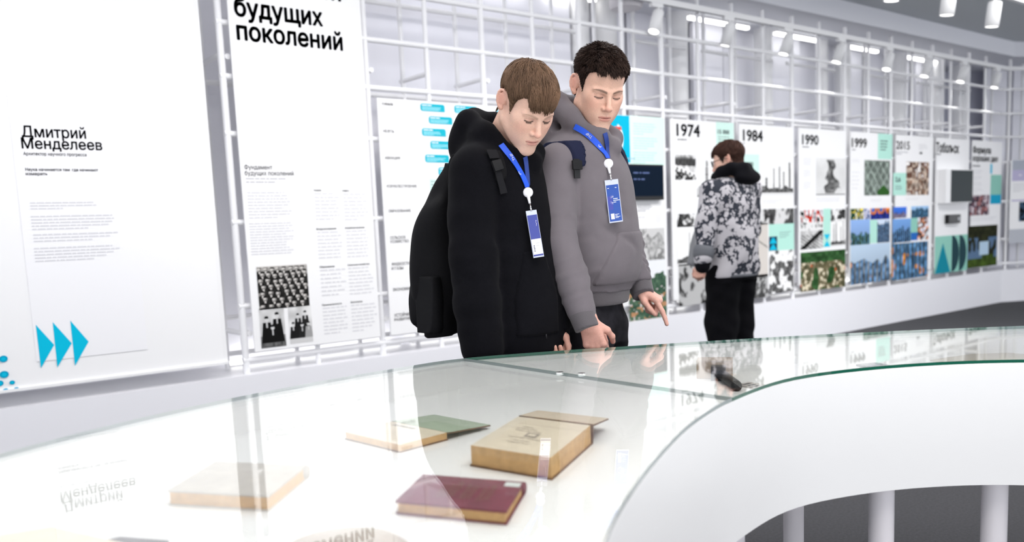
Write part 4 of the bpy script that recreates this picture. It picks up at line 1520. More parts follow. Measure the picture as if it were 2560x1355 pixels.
for k, (l, r_, nm) in enumerate((((1876, 968), (1908, 962), 'small printed card with dark figures just beside the curved near edge'), ((2168, 918), (2218, 913), 'dark slim exhibit lying at the near edge of the right-hand case'))):
    a, b = onZ(*l, BED + 0.004), onZ(*r_, BED + 0.004)
    d = (b - a)[:2]
    d /= np.linalg.norm(d)
    nn = np.array([-d[1], d[0]])
    o = thing('exhibit_card', (*((a + b) / 2)[:2], BED), nm, 'exhibit')
    w = np.linalg.norm((b - a)[:2])
    Q = [a[:2] - nn * 0.02, b[:2] - nn * 0.02, b[:2] + nn * 0.05, a[:2] + nn * 0.05]
    block('card', Q, BED, BED + 0.006, mat('card_grey_%d' % k, ((0.55, 0.5, 0.46), (0.07, 0.07, 0.08))[k], 0.6), o)
    qf = QuadFace(Q[0], Q[1], Q[3], BED + 0.0062)
    greek(qf, o, 0.004, qf.V * 0.8, w * 0.8, 3, 0.02, (INK, INKG)[k], lift=0.0003, name='printed_line')
# flat documents at the far right end
o = thing('document_sheet', (2.7, 1.05, BED), 'flat beige documents at the far right end of the show case', 'document')
Q = bed_quad(((2325, 903), (2480, 880), (2600, 893), (2420, 920)), BED)
block('sheet', Q, BED, BED + 0.004, mat('beige_document', (0.55, 0.50, 0.40), 0.8), o)

# ------------------------------------------------------------------ solid modelling for people and cloth
class Field:
    """signed distance field on a regular grid, meshed with surface nets"""

    def __init__(self, lo, hi, h):
        self.lo = np.array(lo, float)
        self.h = h
        self.n = np.ceil((np.array(hi, float) - self.lo) / h).astype(int) + 1
        self.F = np.full(self.n, 0.25, dtype=np.float32)

    def grid(self, a, b):
        ax = [self.lo[k] + self.h * np.arange(a[k], b[k]) for k in range(3)]
        return np.stack(np.meshgrid(*ax, indexing='ij'), -1).astype(np.float32)

    def window(self, blo, bhi, m):
        a = np.clip(np.floor((np.array(blo) - m - self.lo) / self.h).astype(int), 0, self.n)
        b = np.clip(np.ceil((np.array(bhi) + m - self.lo) / self.h).astype(int) + 1, 0, self.n)
        return a, b

    def put(self, prim, k=0.02, mode='add'):
        blo, bhi, fn = prim
        a, b = self.window(blo, bhi, max(2.5 * k, 4 * self.h))
        if np.any(b - a < 1):
            return self
        sl = tuple(slice(a[i], b[i]) for i in range(3))
        d = fn(self.grid(a, b)).astype(np.float32)
        A = self.F[sl]
        if mode == 'add':
            hh = np.maximum(k - np.abs(A - d), 0) / k
            self.F[sl] = np.minimum(A, d) - hh * hh * k * 0.25
        else:
            d = -d
            hh = np.maximum(k - np.abs(A - d), 0) / k
            self.F[sl] = np.maximum(A, d) + hh * hh * k * 0.25
        return self

    def warp(self, fn):
        """add a displacement fn(P) near the surface"""
        P = self.grid(np.zeros(3, int), self.n)
        self.F += np.where(np.abs(self.F) < 0.08, fn(P), 0).astype(np.float32)
        return self

    def mesh(self):
        F = self.F
        nx, ny, nz = F.shape
        S = F < 0
        c = S[:-1, :-1, :-1].astype(np.int8)
        tot = np.zeros((nx - 1, ny - 1, nz - 1), np.int8)
        for dx in (0, 1):
            for dy in (0, 1):
                for dz in (0, 1):
                    tot += S[dx:nx - 1 + dx, dy:ny - 1 + dy, dz:nz - 1 + dz]
        act = (tot > 0) & (tot < 8)
        idx = np.full(act.shape, -1, np.int64)
        ci = np.argwhere(act)
        idx[act] = np.arange(len(ci))
        acc = np.zeros((len(ci), 3))
        cnt = np.zeros(len(ci))
        cor = [(dx, dy, dz) for dx in (0, 1) for dy in (0, 1) for dz in (0, 1)]
        val = {q: F[ci[:, 0] + q[0], ci[:, 1] + q[1], ci[:, 2] + q[2]].astype(float) for q in cor}
        for q in cor:
            for ax in range(3):
                if q[ax] == 0:
                    q2 = tuple(q[i] + (1 if i == ax else 0) for i in range(3))
                    f0, f1 = val[q], val[q2]
                    m = (f0 < 0) != (f1 < 0)
                    t = np.where(m, f0 / np.where(m, f0 - f1, 1), 0)
                    p = np.tile(np.array(q, float), (len(ci), 1))
                    p[:, ax] += t
                    acc[m] += p[m]
                    cnt[m] += 1
        V = self.lo + self.h * (ci + acc / cnt[:, None])
        Q = []
        for ax in range(3):
            o1, o2 = [(1, 2), (2, 0), (0, 1)][ax]
            s0 = [slice(1, -1)] * 3
            s0[ax] = slice(0, -1)
            s1 = list(s0)
            s1[ax] = slice(1, None)
            e = np.argwhere(S[tuple(s0)] != S[tuple(s1)])
            if len(e) == 0:
                continue
            off = np.ones(3, int)
            off[ax] = 0
            g = e + off
            inside = S[g[:, 0], g[:, 1], g[:, 2]]
            u = np.zeros(3, int)
            u[o1] = 1
            v = np.zeros(3, int)
            v[o2] = 1

            def cid(x):
                return idx[x[:, 0], x[:, 1], x[:, 2]]
            a, b, cc, d = cid(g - u - v), cid(g - v), cid(g), cid(g - u)
            qd = np.stack([a, b, cc, d], 1)
            qd[~inside] = qd[~inside][:, ::-1]
            Q.append(qd)
        Q = np.vstack(Q)
        Q = Q[(Q >= 0).all(1)]
        return V, Q


def v3(p):
    return np.array(p, dtype=np.float64)


def rc(a, b, r1, r2=None, k=None):
    """tapered capsule"""
    a, b = v3(a), v3(b)
    r2 = r1 if r2 is None else r2
    ba = b - a
    L = ba @ ba + 1e-12
    m = max(r1, r2)

    def fn(P):
        t = np.clip(((P - a) @ ba) / L, 0, 1)
        return np.linalg.norm(P - a - t[..., None] * ba, axis=-1) - (r1 + (r2 - r1) * t)
    return np.minimum(a, b) - m, np.maximum(a, b) + m, fn


def ell(c, r, R=None):
    """ellipsoid; R rows are its own axes"""
    c, r = v3(c), v3(r)
    m = r.max()
    R = np.eye(3) if R is None else np.array(R)

    def fn(P):
        q = (P - c) @ R.T
        k0 = np.linalg.norm(q / r, axis=-1)
        k1 = np.linalg.norm(q / (r * r), axis=-1) + 1e-9
        return k0 * (k0 - 1) / k1
    return c - m, c + m, fn


def chain(pts, rad):
    return [rc(pts[i], pts[i + 1], rad[i], rad[i + 1]) for i in range(len(pts) - 1)]


def loft(o, fr, ws, A, B, cl=None, cf=None, ex=2.3):
    """body of elliptic sections in the frame fr = (left, forward, up) from origin o"""
    o = v3(o)
    R = np.array(fr)
    ws, A, B = v3(ws), v3(A), v3(B)
    cl = np.zeros(len(ws)) if cl is None else v3(cl)
    cf = np.zeros(len(ws)) if cf is None else v3(cf)
    m = max(A.max(), B.max()) + 0.1
    lo = o + R[2] * ws[0] - m
    hi = o + R[2] * ws[-1] + m
    lo, hi = np.minimum(lo, hi), np.maximum(lo, hi)
    lo[2], hi[2] = o[2] + ws[0] - 0.05, o[2] + ws[-1] + 0.05
    wq = np.linspace(ws[0], ws[-1], 160)

    def sm(y):
        z = np.interp(wq, ws, y)
        for _ in range(3):
            z = np.convolve(np.pad(z, 6, mode='edge'), np.ones(13) / 13, 'valid')
        return z
    A_, B_, cl_, cf_ = sm(A), sm(B), sm(cl), sm(cf)

    def fn(P):
        q = (P - o) @ R.T
        w = q[..., 2]
        a, b = np.interp(w, wq, A_), np.interp(w, wq, B_)
        u = np.abs((q[..., 0] - np.interp(w, wq, cl_)) / a)
        v = np.abs((q[..., 1] - np.interp(w, wq, cf_)) / b)
        g = (u ** ex + v ** ex) ** (1 / ex)
        d = (g - 1) * np.minimum(a, b)
        return np.maximum(d, np.maximum(ws[0] - w, w - ws[-1]))
    return lo, hi, fn


def waves(P, dirs, seed=0):
    """sum of soft directional waves: [(kx, ky, kz, amp)]"""
    r = np.random.default_rng(seed)
    s = 0
    for kx, ky, kz, am in dirs:
        ph = r.uniform(0, 6.28)
        wob = 0.8 * np.sin(P[..., 2] * 17 + ph * 2) + 0.6 * np.sin(P[..., 0] * 21 + P[..., 1] * 13 + ph)
        s = s + am * np.sin(P[..., 0] * kx + P[..., 1] * ky + P[..., 2] * kz + ph + wob)
    return s


def arm_folds(a, b, amp, pitch, seed=0, t0=0.0, t1=1.0):
    """wrinkles running round a sleeve from a to b"""
    a, b = v3(a), v3(b)
    ba = b - a
    L = np.linalg.norm(ba)
    n = ba / L

    def fn(P):
        t = ((P - a) @ n)
        rad = np.linalg.norm(P - a - t[..., None] * n, axis=-1)
        m = np.clip((t / L - t0) / 0.12, 0, 1) * np.clip((t1 - t / L) / 0.12, 0, 1) * (rad < 0.13)
        side = (P[..., 0] * 23 + P[..., 1] * 31 + seed)
        w = np.sin(t * 2 * PI / pitch + 1.6 * np.sin(side) + seed) + 0.5 * np.sin(t * 2 * PI / pitch * 1.7 + 2.0 * np.sin(side * 0.7 + 1))
        return amp * w * m
    return fn


CAMF = RCAM @ np.array([0, 0, 1.0])
CAMF = np.array([CAMF[0], CAMF[1], 0]) / math.hypot(CAMF[0], CAMF[1])
CAMR = np.array([CAMF[1], -CAMF[0], 0])
UP = np.array([0, 0, 1.0])


def facing(yaw):
    """horizontal direction: 0 looks at the camera, 90 to the picture's right, 180 away"""
    t = math.radians(yaw)
    return -CAMF * math.cos(t) + CAMR * math.sin(t)


def frame_of(yaw, pitch=0.0, roll=0.0):
    """rows right, forward, up of a body or head turned by yaw and bowed by pitch degrees"""
    h = facing(yaw)
    p = math.radians(pitch)
    f = h * math.cos(p) - UP * math.sin(p)
    u = UP * math.cos(p) + h * math.sin(p)
    r = np.cross(f, u)
    if roll:
        q = math.radians(roll)
        r, u = r * math.cos(q) + u * math.sin(q), u * math.cos(q) - r * math.sin(q)
    return np.stack([r, f, u])


# ------------------------------------------------------------------ heads
SKIN = mat('skin', (0.7, 0.45, 0.36), 0.5, attr='Col', sss=0.12, spec=0.35, bump=0.05, bscale=400)


def head_prims(F, o):
    """face modelled in head coordinates: x right, y forward, z up, origin between the ears"""
    g = o.get
    F.put(ell((0, -0.014, 0.038), (0.074, 0.092, 0.084)), 0.02)
    F.put(ell((0, 0.022, 0.045), (0.064, 0.070, 0.060)), 0.03)            # forehead
    F.put(ell((0, 0.030, -0.028), (0.057, 0.066, 0.082)), 0.03)           # middle of the face
    jw = g('jaw', 0.048)
    for s in (-1, 1):
        F.put(rc((s * jw, 0.000, -0.056), (s * 0.015, 0.079, -0.106), 0.023, 0.016), 0.03)
        F.put(ell((s * 0.042, 0.060, -0.014), (0.021, 0.021, 0.020)), 0.03)   # cheekbone
        F.put(ell((s * 0.032, 0.062, -0.052), (0.023, 0.023, 0.030)), 0.03)   # cheek
    F.put(ell((0, 0.084, -0.109), (0.019, 0.016, 0.015)), 0.02)           # chin
    F.put(ell((0, 0.080, -0.070), (0.029, 0.021, 0.026)), 0.02)           # mouth mound
    for s in (-1, 1):
        F.put(ell((s * 0.032, 0.103, -0.002), (0.020, 0.018, 0.010)), 0.014, 'sub')   # eye socket
        F.put(rc((s * 0.012, 0.0905, 0.0150), (s * 0.046, 0.0775, 0.0170), 0.0085, 0.0065), 0.010)   # brow ridge
        F.put(ell((s * 0.0315, 0.0765, -0.001), (0.0150, 0.0135, 0.0120)), 0.004)      # lidded eye
        F.put(rc((s * 0.019, 0.0860, -0.0125), (s * 0.043, 0.0785, -0.0110), 0.0034), 0.009)  # lower lid
    tip = g('nose', 0.121)
    F.put(rc((0, 0.0905, 0.010), (0, tip - 0.010, -0.032), 0.0070, 0.0088), 0.010)
    F.put(ell((0, tip - 0.0090, -0.0365), (0.0100, 0.0105, 0.0088)), 0.006)
    for s in (-1, 1):
        F.put(ell((s * 0.0125, 0.0995, -0.0395), (0.0066, 0.0095, 0.0075)), 0.005)
        F.put(ell((s * 0.0062, 0.1060, -0.0468), (0.0034, 0.0050, 0.0030)), 0.003, 'sub')
    # lips
    F.put(rc((0, 0.0995, -0.0645), (-0.021, 0.0895, -0.0685), 0.0050, 0.0030), 0.006)
    F.put(rc((0, 0.0995, -0.0645), (0.021, 0.0895, -0.0685), 0.0050, 0.0030), 0.006)
    F.put(rc((-0.010, 0.0965, -0.0750), (0.010, 0.0965, -0.0750), 0.0066), 0.007)
    F.put(ell((0, 0.1060, -0.0697), (0.024, 0.0060, 0.0012)), 0.003, 'sub')
    # ears: a rim bent into a C round a shallow bowl, with a lobe
    for s in (-1, 1):
        c = np.array([s * 0.0760, -0.013, 0.002])
        e1 = np.array([s * 0.52, -0.85, 0.0])
        e2 = np.array([s * 0.06, -0.16, 0.985])
        e3 = np.cross(e1, e2)
        F.put(ell(c + e1 * 0.004, (0.0150, 0.0250, 0.0045), np.stack([e1, e2, e3])), 0.006)
        rim = [c + e1 * (0.002 + 0.0170 * math.cos(t)) + e2 * (0.002 + 0.0275 * math.sin(t)) + np.array([s * 0.002, 0, 0]) for t in np.radians([170, 145, 120, 90, 60, 30, 0, -30, -60, -80])]
        for i in range(len(rim) - 1):
            F.put(rc(rim[i], rim[i + 1], 0.0040), 0.002)
        F.put(ell(c + e1 * 0.003 - e2 * 0.027, (0.0085, 0.0090, 0.0050), np.stack([e1, e2, e3])), 0.005)
        F.put(rc(c - e1 * 0.006 - e2 * 0.008, c - e1 * 0.008 + e2 * 0.004, 0.0045), 0.004)
        F.put(rc(c + e1 * 0.007 - e2 * 0.010 + np.array([s * 0.003, 0, 0]), c + e1 * 0.008 + e2 * 0.012 + np.array([s * 0.003, 0, 0]), 0.0028), 0.003)


def cheap_head():
    """smooth skull used to comb the hair over"""
    parts = [ell((0, -0.014, 0.038), (0.074, 0.092, 0.084)), ell((0, 0.022, 0.045), (0.064, 0.070, 0.060)), ell((0, 0.030, -0.028), (0.057, 0.066, 0.082)),
             rc((0, -0.03, -0.05), (0, -0.05, -0.16), 0.056, 0.058)]

    def fn(P):
        d = None
        for p in parts:
            e = p[2](P)
            if d is None:
                d = e
            else:
                k = 0.03
                hh = np.maximum(k - np.abs(d - e), 0) / k
                d = np.minimum(d, e) - hh * hh * k * 0.25
        return d
    return fn


SKULL = cheap_head()


def skull_push(P, off):
    """move points to the distance off outside the skull; returns points and normals"""
    for _ in range(3):
        d = SKULL(P)
        e = 0.0015
        n = np.stack([SKULL(P + np.eye(3)[k] * e) - d for k in range(3)], -1)
        n /= np.linalg.norm(n, axis=-1, keepdims=True) + 1e-9
        P = P + n * (off - d)[..., None]
    return P, n


def smooth01(x, a, b):
    t = np.clip((x - a) / (b - a), 0, 1)
    return t * t * (3 - 2 * t)


def face_colors(V, o):
    """skin tint over the head: lips, brows, lash lines, warmer nose, cheeks and ears"""
    base = np.array(o.get('skin', (0.70, 0.45, 0.345)))
    C = np.tile(base, (len(V), 1))

    def mix(w, c):
        w = np.clip(w, 0, 1)[:, None]
        C[:] = C * (1 - w) + np.array(c) * w

    def blob(c, r):
        return np.exp(-(((V - np.array(c)) / np.array(r)) ** 2).sum(1))
    x, y, z = V.T
    ax = np.abs(x)
    front = y > 0.05
    red = o.get('red', (0.66, 0.29, 0.225))
    mix(0.60 * blob((0, 0.117, -0.037), (0.016, 0.016, 0.013)), red)
    for s in (-1, 1):
        mix(0.42 * blob((s * 0.042, 0.075, -0.030), (0.022, 0.03, 0.020)), red)
        mix(0.65 * blob((s * 0.084, -0.012, 0.004), (0.016, 0.028, 0.036)), red)
        mix(0.40 * blob((s * 0.032, 0.085, -0.004), (0.018, 0.02, 0.011)), (0.50, 0.25, 0.20))
    mix(0.25 * ((z < -0.088) & front), (0.58, 0.40, 0.33))
    # lips
    lw = np.clip(1 - ax / 0.023, 0, 1)
    up = np.clip(1 - np.abs(z + 0.0665) / (0.0018 + 0.0034 * lw), 0, 1) * (ax < 0.023) * (y > 0.085)
    dn = np.clip(1 - np.abs(z + 0.0750) / (0.0020 + 0.0055 * lw), 0, 1) * (ax < 0.019) * (y > 0.085)
    lip = o.get('lip', (0.52, 0.20, 0.17))
    mix(np.clip(up * 2, 0, 0.80), lip)
    mix(np.clip(dn * 2, 0, 0.70), lip)
    mix(0.85 * np.clip(1.5 - np.abs(z + 0.0697) / 0.0014, 0, 1) * (ax < 0.023) * (y > 0.083), (0.22, 0.06, 0.05))
    # nostrils
    mix(0.85 * np.clip(blob((0.0062, 0.1065, -0.0450), (0.0035, 0.006, 0.003)) + blob((-0.0062, 0.1065, -0.0450), (0.0035, 0.006, 0.003)), 0, 1), (0.20, 0.07, 0.05))
    # brows
    t = np.clip((ax - 0.010) / 0.044, 0, 1)
    bz = 0.0118 + 0.0065 * np.sin(t * PI * 0.72) - 0.001 * t
    bwid = 0.0036 * np.clip((1.15 - t) / 0.7, 0.3, 1)
    bt = np.clip(1.5 - np.abs(z - bz) / bwid, 0, 1) * smooth01(ax, 0.008, 0.013) * (1 - smooth01(ax, 0.048, 0.056)) * (y > 0.05)
    mix(o.get('browk', 0.6) * bt, o.get('brow', (0.16, 0.09, 0.055)))
    # lashes along the lowered lid, a sliver of eye beneath
    e = (ax - 0.0315) / 0.0148
    ez = o.get('lid', -0.0060) - 0.0022 * (1 - e ** 2)
    inn = (np.abs(e) < 1.0) & (y > 0.06)
    mix(0.92 * (np.clip(1.7 - np.abs(z - ez) / 0.0016, 0, 1)) * inn, (0.04, 0.022, 0.018))
    mix(o.get('open', 0.7) * (np.clip(1.4 - np.abs(z - ez + 0.0012 + o.get('ow', 0.0016)) / o.get('ow', 0.0018), 0, 1)) * (np.abs(e) < 0.62) * (y > 0.06), o.get('iris', (0.08, 0.055, 0.045)))
    crease = 0.0052 - 0.0028 * e ** 2
    mix(0.55 * np.clip(1.3 - np.abs(z - crease) / 0.0012, 0, 1) * inn, (0.32, 0.15, 0.12))  # shade of the lid crease put into the skin colour
    if o.get('stubble'):
        mix(0.5 * ((z < -0.045) & (y > 0.0)), (0.34, 0.22, 0.17))
    r = np.random.default_rng(3)
    C *= 1 + 0.035 * r.standard_normal(len(V))[:, None]
    return np.clip(C, 0, 1)


def hair_line(y, o):
    return np.interp(y, [-0.13, -0.08, -0.045, -0.030, 0.004, 0.012, 0.026, 0.034, 0.050, 0.064, 0.080, 0.12], o['line'])


def hair_geo(o, seed=1):
    """combed hair: a close cap plus many fine tapered locks, in head coordinates"""
    r = np.random.default_rng(seed)
    style = o['style']
    n = o.get('strands', 9000)
    crown = np.array(o.get('crown', (0.0, -0.045, 0.125)))
    U = r.standard_normal((n * 5, 3))
    U /= np.linalg.norm(U, axis=1)[:, None]
    P = U * 0.14 + np.array([0, -0.01, 0.035])
    P, N = skull_push(P, 0.0)
    ok = P[:, 2] > hair_line(P[:, 1], o)
    P, N = P[ok][:n], N[ok][:n]
    m = len(P)
    # locks: neighbours share a direction
    seeds = P[r.integers(0, m, 260)]
    cl = np.argmin(((P[:, None] - seeds[None]) ** 2).sum(2), 1)
    cdir = r.standard_normal((260, 3))[cl]
    top = np.clip((P[:, 2] - 0.03) / 0.07, 0, 1)
    fr = np.clip((P[:, 1] - 0.00) / 0.06, 0, 1)
    lift = r.uniform(0, 1, m) ** 0.7
    if style == 'fringe':
        ln = 0.026 + 0.050 * top
        th = 0.004 + 0.006 * top
        side = 0.16 * cdir + 0.07 * r.standard_normal((m, 3))
    elif style == 'crop':
        ln = 0.008 + 0.022 * top + 0.006 * fr * top
        th = 0.0022 + 0.0165 * top
        side = 0.34 * cdir + 0.16 * r.standard_normal((m, 3))
    else:
        ln = 0.024 + 0.040 * top
        th = 0.006 + 0.012 * top
        side = 0.20 * cdir + 0.10 * r.standard_normal((m, 3))
    ln *= r.uniform(0.8, 1.15, m)
    K = 7
    pts = [P.copy()]
    cur = P.copy()
    grav = np.array(o.get('comb', (0, 0.25, -0.55)))
    zmin = r.normal(o.get('fringe_z', 0.045), o.get('fringe_sd', 0.006), m) + 0.006 * cdir[:, 0]
    stop = np.zeros(m, bool)
    crn = np.exp(-(np.linalg.norm(P - crown, axis=1) / 0.025) ** 2)
    for k in range(1, K):
        d = cur - crown
        d -= (d * N).sum(1)[:, None] * N
        d /= np.linalg.norm(d, axis=1)[:, None] + 0.02
        d = d * 0.8 + crn[:, None] * side * 4 + grav * (0.45 + 0.6 * fr[:, None]) + side
        d -= (d * N).sum(1)[:, None] * N
        d /= np.linalg.norm(d, axis=1)[:, None] + 1e-6
        f = k / (K - 1)
        nxt = cur + d * (ln / (K - 1))[:, None]
        if style == 'crop':
            off = 0.0015 + th * f * (0.55 + 0.6 * lift)
        else:
            off = 0.0015 + th * lift * min(1, f * 2.2) * (1 - 0.25 * f)
        nxt, N2 = skull_push(nxt, off)
        stop |= ((nxt[:, 1] > 0.040) & (nxt[:, 2] < zmin)) | ((np.abs(nxt[:, 0]) > 0.05) & (nxt[:, 2] < hair_line(nxt[:, 1], o) - 0.004))
        nxt = np.where(stop[:, None], cur + (nxt - cur) * 0.02, nxt)
        N = np.where(stop[:, None], N, N2)
        pts.append(nxt)
        cur = nxt
    pts = np.stack(pts, 1)
    wid = o.get('width', 0.0010) * r.uniform(0.7, 1.3, m)
    V = np.zeros((m, K, 3, 3))
    tg = np.gradient(pts, axis=1)
    tg /= np.linalg.norm(tg, axis=2, keepdims=True) + 1e-9
    c0 = pts - np.array([0, -0.01, 0.03])
    s1 = np.cross(tg, c0)
    s1 /= np.linalg.norm(s1, axis=2, keepdims=True) + 1e-9
    s2 = np.cross(s1, tg)
    tap = np.array([0.8, 1.0, 1.0, 0.95, 0.85, 0.6, 0.08])
    for j, an in enumerate((0.5 * PI, 0.5 * PI + 2.094, 0.5 * PI + 4.189)):
        V[:, :, j] = pts + (wid[:, None] * tap)[..., None] * (math.cos(an) * s1 * 1.5 + math.sin(an) * s2)
    base = np.arange(m)[:, None, None] * (K * 3)
    rows = np.arange(K - 1)[None, :, None] * 3
    j = np.arange(3)[None, None, :]
    a = base + rows + j
    b = base + rows + (j + 1) % 3
    Fq = np.stack([a, b, b + 3, a + 3], -1).reshape(-1, 4)
    c = np.array(o['hair'])
    tone = (1 + 0.22 * cdir[:, 1]).clip(0.6, 1.5) * r.uniform(0.75, 1.25, m)
    light = np.array(o.get('hair_tip', o['hair']))
    f = np.linspace(0, 1, K)
    Cc = (c[None, None] * (1 - 0.7 * f[None, :, None]) + light[None, None] * 0.7 * f[None, :, None]) * tone[:, None, None]
    Cc = np.repeat(Cc[:, :, None, :], 3, 2).reshape(-1, 3)
    V = V.reshape(-1, 3)
    # close cap below the locks
    Fd = Field((-0.11, -0.15, -0.12), (0.11, 0.12, 0.16), 0.0035)
    G = Fd.grid(np.zeros(3, int), Fd.n)
    d = SKULL(G)
    x, y, z = G[..., 0], G[..., 1], G[..., 2]
    line = hair_line(y, o)
    tk = 0.0030 * np.clip((z - line) / 0.03, 0.3, 1) + o.get('cap_top', 0.0) * np.clip((z - 0.04) / 0.08, 0, 1)
    d = np.maximum(d - tk, (line - z) * 0.8)
    Fd.F[:] = d
    Vc, Fcap = Fd.mesh()
    Cc2 = np.tile(np.array(o['hair']) * 0.7, (len(Vc), 1)) * r.uniform(0.7, 1.2, len(Vc))[:, None]
    return np.vstack([V, Vc]), np.vstack([Fq, Fcap + len(V)]), np.vstack([Cc, Cc2])


HAIRM = mat('hair', (0.1, 0.06, 0.04), 0.6, attr='Col', spec=0.15)


def hand_prims(F, w, x, y, z, curls, thumb, sc=1.0, spread=0.0):
    """hand at wrist w: y along the fingers, x towards the thumb, z out of the back of the hand"""
    w, x, y, z = v3(w), v3(x), v3(y), v3(z)

    def p(a, b, c):
        return w + (x * a + y * b + z * c) * sc
    mx = (0.027, 0.009, -0.009, -0.026)
    my = (0.090, 0.094, 0.089, 0.080)
    for a, b in zip(mx, my):
        F.put(rc(p(a * 0.55, -0.005, 0), p(a, b * 0.97, 0.001), 0.0150 * sc, 0.0118 * sc), 0.010)
    F.put(rc(p(0, -0.018, 0), p(0, 0.02, 0), 0.0215 * sc, 0.0220 * sc), 0.02)
    F.put(rc(p(0.012, 0.02, -0.010), p(0.022, 0.045, -0.011), 0.016 * sc, 0.015 * sc), 0.012)
    ln = ((0.042, 0.026, 0.021), (0.046, 0.030, 0.022), (0.043, 0.028, 0.021), (0.034, 0.021, 0.018))
    rd = (0.0096, 0.0099, 0.0092, 0.0082)
    for i in range(4):
        ang = 0.0
        q = np.array([mx[i], my[i], 0.0])
        F.put(ell(p(*q + np.array([0, 0, 0.002])), np.array([0.0112, 0.0112, 0.0112]) * sc), 0.006)
        for j in range(3):
            ang += math.radians(curls[i][j])
            d = np.array([spread * (1.5 - i) * 0.06, math.cos(ang), -math.sin(ang)])
            q2 = q + d * ln[i][j]
            r0 = rd[i] * (1 - 0.09 * j)
            F.put(rc(p(*q), p(*q2), r0 * sc, r0 * 0.9 * sc), 0.003)
            q = q2
    q = np.array([0.020, 0.020, -0.008])
    for j, (d, L, r0) in enumerate(zip(thumb, (0.044, 0.032, 0.025), (0.0140, 0.0108, 0.0098))):
        d = v3(d) / np.linalg.norm(d)
        q2 = q + d * L
        F.put(rc(p(*q), p(*q2), r0 * sc, r0 * 0.86 * sc), 0.006)
        q = q2


def hand_mesh(w, x, y, z, curls, thumb, sc=1.0, spread=0.0):
    w = v3(w)
    F = Field(w - 0.17, w + 0.17, 0.0026)
    hand_prims(F, w, x, y, z, curls, thumb, sc, spread)
    return F.mesh()


def ortho(y, z):
    y = v3(y) / np.linalg.norm(y)
    z = v3(z) - y * (v3(z) @ y)
    z /= np.linalg.norm(z)
    return y, z


def person_mesh(parts, colors, loc, name='person'):
    """join body, head and hands into one skin mesh"""
    V = np.vstack([p[0] for p in parts])
    off = np.cumsum([0] + [len(p[0]) for p in parts[:-1]])
    Fc = np.vstack([p[1] + o for p, o in zip(parts, off)])
    return mesh_obj(name, V, Fc, SKIN, loc=loc, smooth=True, colors=np.vstack(colors))


def skin_tone(V, c, seed=5, dark=None):
    r = np.random.default_rng(seed)
    C = np.tile(np.array(c), (len(V), 1))
    C *= 1 + 0.04 * r.standard_normal(len(V))[:, None]
    return np.clip(C, 0, 1)


def head_mesh(o, hf, origin, neck_end, h=0.0027):
    """skin mesh of head and neck in world metres"""
    ne = hf @ (v3(neck_end) - origin)
    lo = np.minimum([-0.105, -0.135, -0.15], ne - 0.075)
    hi = np.maximum([0.105, 0.14, 0.15], ne + 0.075)
    F = Field(lo, hi, h)
    head_prims(F, o)
    F.put(rc((0, -0.028, -0.045), ne, 0.054, 0.060), 0.02)
    F.put(rc((0, 0.028, -0.10), ne + np.array([0, 0.035, 0.02]), 0.020, 0.030), 0.03)
    V, Q = F.mesh()
    C = face_colors(V, o)
    return origin + V @ hf, Q, C


def put_hair(o, hf, origin, parent):
    V, Q, C = hair_geo(o)
    return mesh_obj('hair', origin + V @ hf, Q, HAIRM, parent, smooth=True, colors=C)


def cloth_obj(name, F, material, parent, blur=0):
    V, Q = F.mesh()
    return mesh_obj(name, V, Q, material, parent, smooth=True)


def ribbon_geo(pts, nrm, width, thick=0.003):
    """flat strap along pts whose flat side faces nrm (one vector or one per point)"""
    P = np.array(pts, float)
    n = len(P)
    N = np.array(nrm, float)
    if N.ndim == 1:
        N = np.tile(N, (n, 1))
    tg = np.gradient(P, axis=0)
    tg /= np.linalg.norm(tg, axis=1)[:, None]
    N = N - (N * tg).sum(1)[:, None] * tg
    N /= np.linalg.norm(N, axis=1)[:, None]
    S = np.cross(tg, N)
    w = np.array(width if hasattr(width, '__len__') else [width] * n)[:, None] / 2
    V = np.concatenate([P - S * w + N * thick, P + S * w + N * thick, P + S * w - N * thick * 0.2, P - S * w - N * thick * 0.2])
    Fc = []
    for i in range(n - 1):
        for k in range(4):
            k2 = (k + 1) % 4
            Fc.append((k * n + i, k2 * n + i, k2 * n + i + 1, k * n + i + 1))
    Fc += [(0, 3 * n, 2 * n, n), (n - 1, 2 * n - 1, 3 * n - 1, 4 * n - 1)]
    return V, Fc


def drape(pts, fn, off, steps=6):
    """settle strap points at the distance off outside a cloth field; returns points and outward normals"""
    P = np.array(pts, float)
    for _ in range(steps):
        d = fn(P)
        e = 0.004
        g = np.stack([fn(P + np.eye(3)[k] * e) - fn(P - np.eye(3)[k] * e) for k in range(3)], -1)
        g /= np.linalg.norm(g, axis=1)[:, None] + 1e-9
        P = P + g * (off - d)[:, None] * 0.8
    return P, g


def field_fn(F):
    """interpolated lookup of a Field"""
    def fn(P):
        q = (np.asarray(P) - F.lo) / F.h
        q = np.clip(q, 0, np.array(F.n) - 1.001)
        i = np.floor(q).astype(int)
        t = q - i
        s = 0
        for dx in (0, 1):
            for dy in (0, 1):
                for dz in (0, 1):
                    w = (t[..., 0] if dx else 1 - t[..., 0]) * (t[..., 1] if dy else 1 - t[..., 1]) * (t[..., 2] if dz else 1 - t[..., 2])
                    s = s + w * F.F[np.minimum(i[..., 0] + dx, F.n[0] - 1), np.minimum(i[..., 1] + dy, F.n[1] - 1), np.minimum(i[..., 2] + dz, F.n[2] - 1)]
        return s
    return fn

# ------------------------------------------------------------------ people
def smoothstep(a, b, x):
    t = np.clip((x - a) / (b - a), 0, 1)
    return t * t * (3 - 2 * t)


def bounds(pts, m):
    P = np.array(pts)
    return P.min(0) - m, P.max(0) + m


